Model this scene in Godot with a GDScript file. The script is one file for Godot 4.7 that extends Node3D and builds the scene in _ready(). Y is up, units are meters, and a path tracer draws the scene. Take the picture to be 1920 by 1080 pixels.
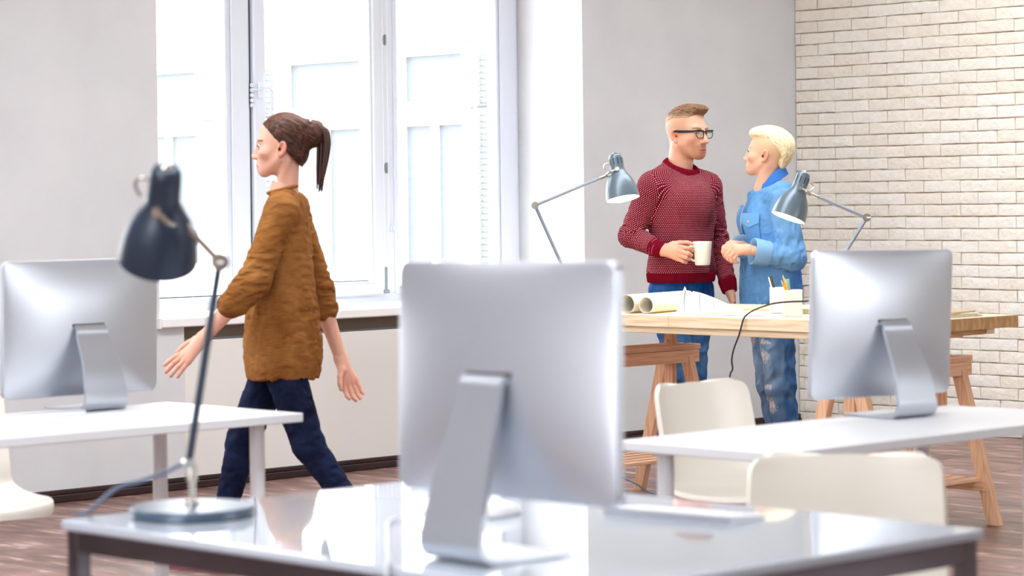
extends Node3D
# A bright studio office: window wall at z = 0, brick wall at x = 0, metres, y up.

const YAW := -44.0
var rng := RandomNumberGenerator.new()

func _ready() -> void:
	rng.seed = 7
	# ---------------------------------------------------------------- camera, sky, exposure
	var cam := Camera3D.new()
	cam.name = "camera"
	cam.position = Vector3(-11.727, 1.33, 9.738)
	cam.rotation = Vector3(0.0, deg_to_rad(YAW), -0.012)
	cam.projection = Camera3D.PROJECTION_FRUSTUM
	cam.near = 0.05
	cam.far = 200.0
	cam.size = 0.05 * 1080.0 / 4870.0
	cam.frustum_offset = Vector2(0.0, -0.05 * 168.0 / 4870.0)
	var att := CameraAttributesPhysical.new()
	att.frustum_near = 0.05
	att.frustum_far = 200.0
	att.frustum_focal_length = 85.0
	att.frustum_focus_distance = 12.2
	att.exposure_aperture = 4.4
	att.exposure_multiplier = 1.0
	cam.attributes = att
	add_child(cam)
	cam.projection = Camera3D.PROJECTION_FRUSTUM
	cam.size = 0.05 * 1080.0 / 4870.0
	cam.frustum_offset = Vector2(0.0, -0.05 * 168.0 / 4870.0)
	cam.near = 0.05
	cam.far = 200.0
	cam.current = true
	var we := WorldEnvironment.new()
	we.name = "world_environment"
	var env := Environment.new()
	env.background_mode = Environment.BG_SKY
	var sky := Sky.new()
	var pm := ProceduralSkyMaterial.new()
	pm.sky_top_color = Color(0.97, 0.985, 1.0)
	pm.sky_horizon_color = Color(0.98, 0.99, 1.0)
	pm.ground_bottom_color = Color(0.62, 0.60, 0.58)
	pm.ground_horizon_color = Color(0.80, 0.79, 0.78)
	pm.sky_energy_multiplier = 1.0
	pm.ground_energy_multiplier = 1.0
	sky.sky_material = pm
	env.sky = sky
	env.background_energy_multiplier = 9.0
	env.tonemap_mode = Environment.TONE_MAPPER_LINEAR
	env.tonemap_exposure = 1.12
	env.sdfgi_enabled = true
	env.ssao_enabled = true
	env.ssil_enabled = true
	we.environment = env
	add_child(we)
	# ---------------------------------------------------------------- the place
	make_materials()
	build_room()
	build_window()
	build_bricks()
	build_floor()
	build_neighbour()
	build_furniture()
	build_lamps()
	build_table_things()
	build_people()

# ==================================================================== helpers
func S(r: float, g: float, b: float) -> Color:          # sRGB bytes -> linear, for vertex colours
	return Color(r / 255.0, g / 255.0, b / 255.0).srgb_to_linear()

func K(r: float, g: float, b: float) -> Color:          # sRGB bytes -> sRGB colour, for albedo
	return Color(r / 255.0, g / 255.0, b / 255.0)

func mat(c: Color, rough := 0.6, metal := 0.0, spec := 0.5) -> StandardMaterial3D:
	var m := StandardMaterial3D.new()
	m.albedo_color = c
	m.roughness = rough
	m.metallic = metal
	m.metallic_specular = spec
	return m

func noise_tex(freq: float, lo: Color, hi: Color, size := 256, seed_ := 1, octaves := 4, normal := false, bump := 4.0) -> NoiseTexture2D:
	var t := NoiseTexture2D.new()
	t.width = size
	t.height = size
	t.seamless = true
	var n := FastNoiseLite.new()
	n.seed = seed_
	n.noise_type = FastNoiseLite.TYPE_SIMPLEX_SMOOTH
	n.frequency = freq
	n.fractal_octaves = octaves
	t.noise = n
	if normal:
		t.as_normal_map = true
		t.bump_strength = bump
	else:
		var g := Gradient.new()
		g.set_color(0, lo)
		g.set_color(1, hi)
		t.color_ramp = g
	return t

func tri_map(m: StandardMaterial3D, scale: Vector3, world := false) -> StandardMaterial3D:
	m.uv1_triplanar = true
	m.uv1_world_triplanar = world
	m.uv1_scale = scale
	m.uv1_triplanar_sharpness = 8.0
	return m

# ---- soup: triangles wound counter-clockwise seen from outside; normals smoothed under a crease angle
class Soup:
	var p := PackedVector3Array()
	var uv := PackedVector2Array()
	func tri(a: Vector3, b: Vector3, c: Vector3, ua := Vector2.ZERO, ub := Vector2.ZERO, uc := Vector2.ZERO) -> void:
		p.append(a); p.append(b); p.append(c)
		uv.append(ua); uv.append(ub); uv.append(uc)
	func quad(a: Vector3, b: Vector3, c: Vector3, d: Vector3, ua := Vector2.ZERO, ub := Vector2.ZERO, uc := Vector2.ZERO, ud := Vector2.ZERO) -> void:
		tri(a, b, c, ua, ub, uc)
		tri(a, c, d, ua, uc, ud)
	func add(o: Soup, t := Transform3D.IDENTITY) -> void:
		for v in o.p:
			p.append(t * v)
		uv.append_array(o.uv)
	# chamfered box
	func box(lo: Vector3, hi: Vector3, bev := 0.0, t := Transform3D.IDENTITY) -> void:
		var c := (lo + hi) * 0.5
		var h := (hi - lo) * 0.5
		var b: float = minf(bev, minf(h.x, minf(h.y, h.z)) * 0.9)
		var ax := [Vector3(1, 0, 0), Vector3(0, 1, 0), Vector3(0, 0, 1)]
		var hs := [h.x, h.y, h.z]
		for a in 3:
			var u: int = (a + 1) % 3
			var w: int = (a + 2) % 3
			for s in [-1.0, 1.0]:
				var n: Vector3 = ax[a] * hs[a] * s
				var eu: Vector3 = ax[u] * (hs[u] - b)
				var ew: Vector3 = ax[w] * (hs[w] - b)
				var q := [c + n - eu - ew, c + n + eu - ew, c + n + eu + ew, c + n - eu + ew]
				if s < 0.0:
					q = [q[3], q[2], q[1], q[0]]
				quad(t * q[0], t * q[1], t * q[2], t * q[3])
		if b <= 0.0:
			return
		for a in 3:      # edges along axis a
			var u: int = (a + 1) % 3
			var w: int = (a + 2) % 3
			for su in [-1.0, 1.0]:
				for sw in [-1.0, 1.0]:
					var e: Vector3 = ax[a] * (hs[a] - b)
					var p1: Vector3 = ax[u] * hs[u] * su + ax[w] * (hs[w] - b) * sw
					var p2: Vector3 = ax[u] * (hs[u] - b) * su + ax[w] * hs[w] * sw
					if su * sw > 0.0:
						quad(t * (c + p1 - e), t * (c + p1 + e) if false else t * (c + p2 - e), t * (c + p2 + e), t * (c + p1 + e))
					else:
						quad(t * (c + p1 + e), t * (c + p2 + e), t * (c + p2 - e), t * (c + p1 - e))
		for sx in [-1.0, 1.0]:
			for sy in [-1.0, 1.0]:
				for sz in [-1.0, 1.0]:
					var px := c + Vector3(h.x * sx, (h.y - b) * sy, (h.z - b) * sz)
					var py := c + Vector3((h.x - b) * sx, h.y * sy, (h.z - b) * sz)
					var pz := c + Vector3((h.x - b) * sx, (h.y - b) * sy, h.z * sz)
					if sx * sy * sz > 0.0:
						tri(t * px, t * py, t * pz)
					else:
						tri(t * px, t * pz, t * py)
	# rings: Array of PackedVector3Array, each ring counter-clockwise seen from the end (rings run away along the sweep)
	func loft(rings: Array, cap0 := true, cap1 := true, closed := true) -> void:
		var m: int = rings[0].size()
		var v := 0.0
		for i in rings.size() - 1:
			var r0: PackedVector3Array = rings[i]
			var r1: PackedVector3Array = rings[i + 1]
			var v1: float = v + r0[0].distance_to(r1[0])
			var u := 0.0
			for j in (m if closed else m - 1):
				var k: int = (j + 1) % m
				var u1: float = u + r0[j].distance_to(r0[k])
				quad(r0[j], r0[k], r1[k], r1[j], Vector2(u, v), Vector2(u1, v), Vector2(u1, v1), Vector2(u, v1))
				u = u1
			v = v1
		if cap0:
			_cap(rings[0], true)
		if cap1:
			_cap(rings[rings.size() - 1], false)
	func _cap(r: PackedVector3Array, flip: bool) -> void:
		var c := Vector3.ZERO
		for q in r:
			c += q
		c /= r.size()
		for j in r.size():
			var k: int = (j + 1) % r.size()
			if flip:
				tri(c, r[k], r[j])
			else:
				tri(c, r[j], r[k])
	func tube(pts: PackedVector3Array, radii: PackedFloat32Array, seg := 10, flat := Vector3.ZERO, flat_by := 1.0) -> void:
		var rings := []
		var d0 := (pts[1] - pts[0]).normalized()
		var up := Vector3.UP if absf(d0.y) < 0.9 else Vector3.RIGHT
		var side := up.cross(d0).normalized()
		for i in pts.size():
			var a: Vector3 = pts[maxi(i - 1, 0)]
			var b: Vector3 = pts[mini(i + 1, pts.size() - 1)]
			var d := (b - a).normalized()
			side = (side - d * side.dot(d)).normalized()
			var up2 := d.cross(side)
			var r: float = radii[mini(i, radii.size() - 1)]
			var ring := PackedVector3Array()
			for j in seg:
				var g := TAU * j / seg
				var off := (side * cos(g) + up2 * sin(g)) * r
				if flat_by != 1.0:
					off -= flat * off.dot(flat) * (1.0 - flat_by)
				ring.append(pts[i] + off)
			rings.append(ring)
		loft(rings)
	func lathe(prof: PackedVector2Array, seg := 24, t := Transform3D.IDENTITY, cap0 := true, cap1 := true) -> void:
		var rings := []
		for q in prof:                      # profile (radius, y) with y rising
			var ring := PackedVector3Array()
			for j in seg:
				var g := -TAU * j / seg
				ring.append(t * Vector3(q.x * cos(g), q.y, q.x * sin(g)))
			rings.append(ring)
		loft(rings, cap0, cap1)
	# convex or concave outline in x-y, extruded along z from z0 to z1
	func prism(poly: PackedVector2Array, z0: float, z1: float, t := Transform3D.IDENTITY) -> void:
		var pl := poly.duplicate()
		if Geometry2D.is_polygon_clockwise(pl):
			pl.reverse()
		var idx := Geometry2D.triangulate_polygon(pl)
		for i in range(0, idx.size(), 3):
			var a := pl[idx[i]]
			var b := pl[idx[i + 1]]
			var c := pl[idx[i + 2]]
			if (b - a).cross(c - a) < 0.0:
				var s := b
				b = c
				c = s
			tri(t * Vector3(a.x, a.y, z1), t * Vector3(b.x, b.y, z1), t * Vector3(c.x, c.y, z1), a, b, c)
			tri(t * Vector3(a.x, a.y, z0), t * Vector3(c.x, c.y, z0), t * Vector3(b.x, b.y, z0), a, c, b)
		for i in pl.size():
			var a := pl[i]
			var b := pl[(i + 1) % pl.size()]
			quad(t * Vector3(a.x, a.y, z0), t * Vector3(b.x, b.y, z0), t * Vector3(b.x, b.y, z1), t * Vector3(a.x, a.y, z1))
	# a thin sheet through a grid of points g[i][j], thickened along its normals
	func sheet(g: Array, thick: float) -> void:
		var n := g.size()
		var m: int = g[0].size()
		var top := []
		var bot := []
		for i in n:
			var rt := PackedVector3Array()
			var rb := PackedVector3Array()
			for j in m:
				var du: Vector3 = g[mini(i + 1, n - 1)][j] - g[maxi(i - 1, 0)][j]
				var dv: Vector3 = g[i][mini(j + 1, m - 1)] - g[i][maxi(j - 1, 0)]
				var nn := dv.cross(du).normalized()
				rt.append(g[i][j] + nn * thick * 0.5)
				rb.append(g[i][j] - nn * thick * 0.5)
			top.append(rt)
			bot.append(rb)
		for i in n - 1:
			for j in m - 1:
				var a := Vector2(float(j) / (m - 1), float(i) / (n - 1))
				var e := Vector2(float(j + 1) / (m - 1), float(i + 1) / (n - 1))
				quad(top[i][j], top[i][j + 1], top[i + 1][j + 1], top[i + 1][j], a, Vector2(e.x, a.y), e, Vector2(a.x, e.y))
				quad(bot[i][j], bot[i + 1][j], bot[i + 1][j + 1], bot[i][j + 1], a, Vector2(a.x, e.y), e, Vector2(e.x, a.y))
		for i in n - 1:
			quad(top[i][0], top[i + 1][0], bot[i + 1][0], bot[i][0])
			quad(top[i + 1][m - 1], top[i][m - 1], bot[i][m - 1], bot[i + 1][m - 1])
		for j in m - 1:
			quad(top[0][j + 1], top[0][j], bot[0][j], bot[0][j + 1])
			quad(top[n - 1][j], top[n - 1][j + 1], bot[n - 1][j + 1], bot[n - 1][j])
	func mesh(m: Material, crease := 38.0) -> ArrayMesh:
		var cs := cos(deg_to_rad(crease))
		var nt := p.size() / 3
		var fn := PackedVector3Array()
		var at := {}
		for i in nt:
			var a := p[i * 3]
			fn.append((p[i * 3 + 1] - a).cross(p[i * 3 + 2] - a))
			for k in 3:
				var key := Vector3i((p[i * 3 + k] * 20000.0).round())
				if at.has(key):
					at[key].append(i)
				else:
					at[key] = PackedInt32Array([i])
		var ov := PackedVector3Array()
		var on := PackedVector3Array()
		var ou := PackedVector2Array()
		for i in nt:
			if fn[i].length_squared() < 1e-20:
				continue
			var f := fn[i].normalized()
			for k in [0, 2, 1]:
				var key := Vector3i((p[i * 3 + k] * 20000.0).round())
				var s := Vector3.ZERO
				for o in at[key]:
					var l := fn[o].length()
					if l > 0.0 and fn[o].dot(f) >= cs * l:
						s += fn[o]
				ov.append(p[i * 3 + k])
				on.append(s.normalized() if s.length_squared() > 0.0 else f)
				ou.append(uv[i * 3 + k])
		var arr := []
		arr.resize(Mesh.ARRAY_MAX)
		arr[Mesh.ARRAY_VERTEX] = ov
		arr[Mesh.ARRAY_NORMAL] = on
		arr[Mesh.ARRAY_TEX_UV] = ou
		var am := ArrayMesh.new()
		am.add_surface_from_arrays(Mesh.PRIMITIVE_TRIANGLES, arr)
		am.surface_set_material(0, m)
		return am

# ---- nodes
func put(parent: Node, called: String, mesh: Mesh, m: Material = null) -> MeshInstance3D:
	var o := MeshInstance3D.new()
	o.name = called
	o.mesh = mesh
	if m:
		o.material_override = m
	o.cast_shadow = GeometryInstance3D.SHADOW_CASTING_SETTING_ON
	parent.add_child(o, true)
	return o

func part(parent: Node, called: String, s: Soup, m: Material, crease := 38.0) -> MeshInstance3D:
	return put(parent, called, s.mesh(m, crease))

var counts := {}
func numbered(called: String) -> String:
	var n: int = counts.get(called, 0)
	counts[called] = n + 1
	return called if n == 0 else "%s_%03d" % [called, n]

func tag(o: Node, label: String, category: String, group := "") -> void:
	o.set_meta("label", label)
	o.set_meta("category", category)
	if group != "":
		o.set_meta("group", group)

func thing(called: String, label: String, category: String, at := Vector3.ZERO, turn := 0.0, group := "") -> Node3D:
	var o := Node3D.new()
	o.name = numbered(called)
	o.position = at
	o.rotation.y = turn
	add_child(o)
	tag(o, label, category, group)
	return o

func struct(called: String, s: Soup, m: Material) -> MeshInstance3D:
	var o := part(self, called, s, m)
	o.set_meta("kind", "structure")
	return o

func bx(lo: Vector3, hi: Vector3, bev := 0.0) -> Soup:
	var s := Soup.new()
	s.box(lo, hi, bev)
	return s

func curve_pts(ctrl: Array, n := 24) -> PackedVector3Array:   # Catmull-Rom through the points
	var out := PackedVector3Array()
	var last := ctrl.size() - 1
	for i in last:
		var a: Vector3 = ctrl[maxi(i - 1, 0)]
		var b: Vector3 = ctrl[i]
		var c: Vector3 = ctrl[i + 1]
		var d: Vector3 = ctrl[mini(i + 2, last)]
		var steps := maxi(2, n / last)
		for k in steps:
			out.append(b.cubic_interpolate(c, a, d, float(k) / steps))
	out.append(ctrl[last])
	return out

func rounded_rect(w: float, h: float, r: float, n := 6) -> PackedVector2Array:
	var o := PackedVector2Array()
	for q in 4:
		var c := Vector2((w / 2 - r) * (1 if q == 0 or q == 3 else -1), (h / 2 - r) * (1 if q < 2 else -1))
		for k in n + 1:
			var a := PI / 2 * q + PI / 2 * k / n
			o.append(c + Vector2(cos(a), sin(a)) * r)
	return o

# axes for a thing that points its +y along dir
func along(from: Vector3, dir: Vector3, hint := Vector3(0, 0, 1)) -> Transform3D:
	var y := dir.normalized()
	if absf(y.dot(hint)) > 0.95:
		hint = Vector3(1, 0, 0)
	var x := y.cross(hint).normalized()
	var z := x.cross(y)
	return Transform3D(Basis(x, y, z), from)

# ==================================================================== materials
var M := {}
func make_materials() -> void:
	M.wall = mat(Color.WHITE, 0.85, 0.0, 0.3)
	M.wall.albedo_texture = noise_tex(0.012, K(205, 205, 207), K(214, 214, 216), 256, 3, 5)
	tri_map(M.wall, Vector3(0.5, 0.5, 0.5), true)
	M.wall_far = mat(K(150, 147, 145), 0.9)
	M.white_paint = mat(K(226, 222, 217), 0.7, 0.0, 0.35)
	M.ceiling = mat(K(235, 235, 235), 0.9)
	M.upvc = mat(K(222, 228, 238), 0.35, 0.0, 0.5)
	M.gasket = mat(K(60, 66, 72), 0.6)
	M.zinc = mat(K(150, 160, 160), 0.4, 0.6)
	M.sill = mat(K(240, 238, 237), 0.35)
	M.pane = mat(Color(1, 1, 1, 0.04), 0.02)
	M.pane.transparency = BaseMaterial3D.TRANSPARENCY_ALPHA
	M.base = mat(K(48, 26, 27), 0.45)
	M.base.albedo_texture = noise_tex(0.02, Color(0.7, 0.7, 0.7), Color(1.15, 1.1, 1.1), 256, 5, 4)
	tri_map(M.base, Vector3(0.6, 6, 6), true)
	M.recess = mat(K(168, 150, 132), 0.9)
	M.outside = mat(K(190, 186, 180), 0.9)
	# bricks: cast stone, five tones
	M.brick = []
	var bump := noise_tex(0.035, Color.BLACK, Color.WHITE, 256, 11, 5, true, 5.0)
	for t in [[245, 237, 222], [247, 241, 229], [243, 234, 218], [248, 242, 231], [246, 238, 223]]:
		var m := mat(Color.WHITE, 0.88, 0.0, 0.3)
		var c := K(t[0], t[1], t[2])
		m.albedo_texture = noise_tex(0.02, c.darkened(0.03), c.lightened(0.2), 256, 20 + M.brick.size(), 5)
		m.normal_enabled = true
		m.normal_texture = bump
		m.normal_scale = 0.45
		tri_map(m, Vector3(2.6, 2.6, 2.6), true)
		M.brick.append(m)
	M.mortar = mat(Color.WHITE, 0.95)
	M.mortar.albedo_texture = noise_tex(0.03, K(150, 154, 140), K(226, 170, 138), 256, 31, 4)
	tri_map(M.mortar, Vector3(1.5, 1.5, 1.5), true)
	# floor boards, four tones: worn reddish brown under white scuffs
	M.floor = []
	for t in [[126, 90, 80], [134, 97, 86], [120, 86, 75], [138, 101, 92]]:
		var m := mat(Color.WHITE, 0.42, 0.0, 0.5)
		var c := K(t[0], t[1], t[2])
		var tx := noise_tex(0.012, c.darkened(0.22), c.lightened(0.06), 512, 40 + M.floor.size(), 6)
		var g := tx.color_ramp
		g.set_offset(0, 0.2)
		g.set_offset(1, 0.66)
		g.add_point(0.75, c.lightened(0.14))
		g.add_point(0.83, K(178, 154, 148))
		m.albedo_texture = tx
		m.roughness_texture = noise_tex(0.02, Color(0.75, 0.75, 0.75), Color(1.2, 1.2, 1.2), 256, 47, 4)
		tri_map(m, Vector3(1.3, 1.0, 0.42), true)
		M.floor.append(m)
	# woods
	M.pine = wood(K(246, 224, 190), K(230, 202, 160), 51)
	M.pine_end = wood(K(206, 164, 116), K(184, 140, 94), 52)
	M.beech = wood(K(238, 194, 158), K(220, 170, 132), 53)
	M.beech_b = wood(K(230, 184, 148), K(210, 158, 120), 54)
	# office things
	M.desk_white = mat(K(222, 223, 226), 0.32, 0.0, 0.5)
	M.desk_edge = mat(K(205, 199, 196), 0.5)
	M.gloss_white = mat(K(186, 192, 202), 0.03, 0.0, 0.45)
	M.gloss_white.clearcoat_enabled = true
	M.gloss_white.clearcoat = 0.35
	M.gloss_white.clearcoat_roughness = 0.02
	M.chrome = mat(K(140, 142, 152), 0.06, 1.0)
	M.alu = mat(K(208, 212, 220), 0.38, 0.85)
	M.alu_stand = mat(K(196, 201, 209), 0.34, 0.8)
	M.black_glass = mat(K(10, 10, 12), 0.04)
	M.dark_slot = mat(K(58, 40, 42), 0.6)
	M.white_plastic = mat(K(240, 240, 242), 0.35)
	M.chair = mat(K(228, 222, 211), 0.3, 0.0, 0.5)
	M.chair_leg = mat(K(228, 228, 226), 0.4)
	M.lamp_dark = mat(K(40, 50, 68), 0.38, 0.1, 0.5)
	M.lamp_grey = mat(K(98, 114, 126), 0.34, 0.25, 0.6)
	M.lamp_arm = mat(K(138, 150, 168), 0.3, 0.35, 0.6)
	M.lamp_base = mat(K(70, 86, 104), 0.28, 0.15, 0.6)
	M.lamp_in = mat(K(250, 250, 246), 0.5)
	M.nickel = mat(K(206, 200, 192), 0.25, 0.9)
	M.bulb_off = mat(K(245, 245, 240), 0.3)
	M.bulb_on = mat(K(255, 244, 224), 0.5)
	M.bulb_on.emission_enabled = true
	M.bulb_on.emission = K(255, 236, 205)
	M.bulb_on.emission_energy_multiplier = 10.0
	M.slot = mat(K(18, 18, 20), 0.8)
	M.cable_black = mat(K(42, 32, 36), 0.5)
	M.cable_grey = mat(K(92, 104, 124), 0.45)
	M.cable_white = mat(K(205, 205, 212), 0.45)
	M.paper = mat(K(236, 231, 216), 0.8, 0.0, 0.3)
	M.paper.backlight_enabled = true
	M.paper.backlight = Color(0.25, 0.24, 0.2)
	M.paper_in = mat(K(226, 228, 222), 0.8)
	M.card = mat(K(206, 160, 96), 0.75)
	M.folder = mat(K(196, 184, 150), 0.7)
	M.cream = mat(K(248, 246, 232), 0.45)
	M.yellow = mat(K(240, 178, 52), 0.45)
	M.pencil_wood = mat(K(232, 200, 150), 0.7)
	M.graphite = mat(K(40, 40, 42), 0.5)
	M.pen_dark = mat(K(62, 60, 48), 0.35)
	M.pen_white = mat(K(246, 240, 240), 0.35)
	M.pen_blue = mat(K(84, 150, 226), 0.3)
	M.pen_cyan = mat(K(130, 214, 230), 0.3)
	M.facade = mat(K(244, 240, 234), 0.9)
	M.facade_trim = mat(K(240, 233, 224), 0.85)
	M.facade_glass = mat(K(98, 108, 118), 0.35, 0.0, 0.4)
	M.louvre = mat(K(100, 112, 118), 0.8)

func wood(a: Color, b: Color, seed_: int) -> StandardMaterial3D:
	var m := mat(Color.WHITE, 0.55, 0.0, 0.4)
	var t := noise_tex(0.02, b, a, 256, seed_, 5)
	t.color_ramp.set_offset(0, 0.2)
	t.color_ramp.set_offset(1, 0.6)
	m.albedo_texture = t
	tri_map(m, Vector3(7, 7, 7))
	return m

func grain(m: StandardMaterial3D, scale: Vector3) -> StandardMaterial3D:   # the same wood with its grain along another axis
	var d: StandardMaterial3D = m.duplicate()
	d.uv1_scale = scale
	return d

# ==================================================================== the room
func build_room() -> void:
	# window wall, 0.62 m thick, with two openings and a radiator niche under the one in view
	var w := Soup.new()
	var H := 3.6
	for r in [[-13.2, -9.6], [-6.8, -4.587], [-1.787, 0.0]]:
		w.box(Vector3(r[0], 0, -0.62), Vector3(r[1], H, 0))
	for r in [[-9.6, -6.8], [-4.587, -1.787]]:
		w.box(Vector3(r[0], 3.1, -0.62), Vector3(r[1], H, 0))
	w.box(Vector3(-9.6, 0, -0.62), Vector3(-6.8, 0.755, 0))
	w.box(Vector3(-4.587, 0, -0.62), Vector3(-4.45, 0.755, 0))
	w.box(Vector3(-1.92, 0, -0.62), Vector3(-1.787, 0.755, 0))
	w.box(Vector3(-4.45, 0, -0.62), Vector3(-1.92, 0.755, -0.2))
	struct("wall_window_side", w, M.wall)
	struct("trim_1", bx(Vector3(-4.45, 0.0, -0.02), Vector3(-1.92, 0.684, 0.0), 0.002), M.white_paint)   # radiator cover
	struct("trim_2", bx(Vector3(-4.45, 0.684, -0.199), Vector3(-1.92, 0.754, -0.192)), M.recess)
	# window sill with its end cap
	var s := bx(Vector3(-4.60, 0.752, -0.5), Vector3(-1.76, 0.797, 0.035), 0.006)
	s.box(Vector3(-4.612, 0.748, -0.01), Vector3(-4.60, 0.800, 0.038), 0.004)
	struct("trim_3", s, M.sill)
	# skirting, two-stepped dark wood
	var k := Soup.new()
	for r in [[-13.2, 0.0]]:
		k.box(Vector3(r[0], 0.0, 0.0), Vector3(r[1], 0.034, 0.020), 0.004)
		k.box(Vector3(r[0], 0.034, 0.0), Vector3(r[1], 0.056, 0.013), 0.004)
	struct("baseboard_window_side", k, M.base)
	# the other walls, with the daylight openings of the far side of the room
	var sw := Soup.new()
	sw.box(Vector3(-13.2, 0, 11.4), Vector3(0, 1.0, 11.8))
	sw.box(Vector3(-13.2, 2.9, 11.4), Vector3(0, H, 11.8))
	for r in [[-13.2, -5.6], [-4.2, -3.4], [-2.0, 0.0]]:
		sw.box(Vector3(r[0], 1.0, 11.4), Vector3(r[1], 2.9, 11.8))
	struct("wall_rear", sw, M.wall_far)
	var ww := Soup.new()
	ww.box(Vector3(-13.6, 0, -0.62), Vector3(-13.2, 0.9, 11.8))
	ww.box(Vector3(-13.6, 3.3, -0.62), Vector3(-13.2, H, 11.8))
	for r in [[-0.62, 6.4], [9.2, 11.8]]:
		ww.box(Vector3(-13.6, 0.9, r[0]), Vector3(-13.2, 3.3, r[1]))
	struct("wall_left", ww, M.wall)
	# ceiling with two long roof lights
	var ce := Soup.new()
	var zs := [-0.62, 2.0, 3.0, 5.6, 6.6, 11.8]
	for i in [0, 2, 4]:
		ce.box(Vector3(-13.6, H, zs[i]), Vector3(0.4, H + 0.3, zs[i + 1]))
	for i in [1, 3]:
		ce.box(Vector3(-13.6, H, zs[i]), Vector3(-10.6 if i == 1 else -12.4, H + 0.3, zs[i + 1]))
		ce.box(Vector3(-0.4 if i == 1 else -6.5, H, zs[i]), Vector3(0.4, H + 0.3, zs[i + 1]))
	struct("ceiling", ce, M.ceiling)

func bar_frame(s: Soup, x0: float, x1: float, y0: float, y1: float, wl: float, wr: float, wb: float, wt: float, z0: float, z1: float, bev := 0.004) -> void:
	s.box(Vector3(x0, y0, z0), Vector3(x0 + wl, y1, z1), bev)
	s.box(Vector3(x1 - wr, y0, z0), Vector3(x1, y1, z1), bev)
	s.box(Vector3(x0 + wl, y0, z0), Vector3(x1 - wr, y0 + wb, z1), bev)
	s.box(Vector3(x0 + wl, y1 - wt, z0), Vector3(x1 - wr, y1, z1), bev)

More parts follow.
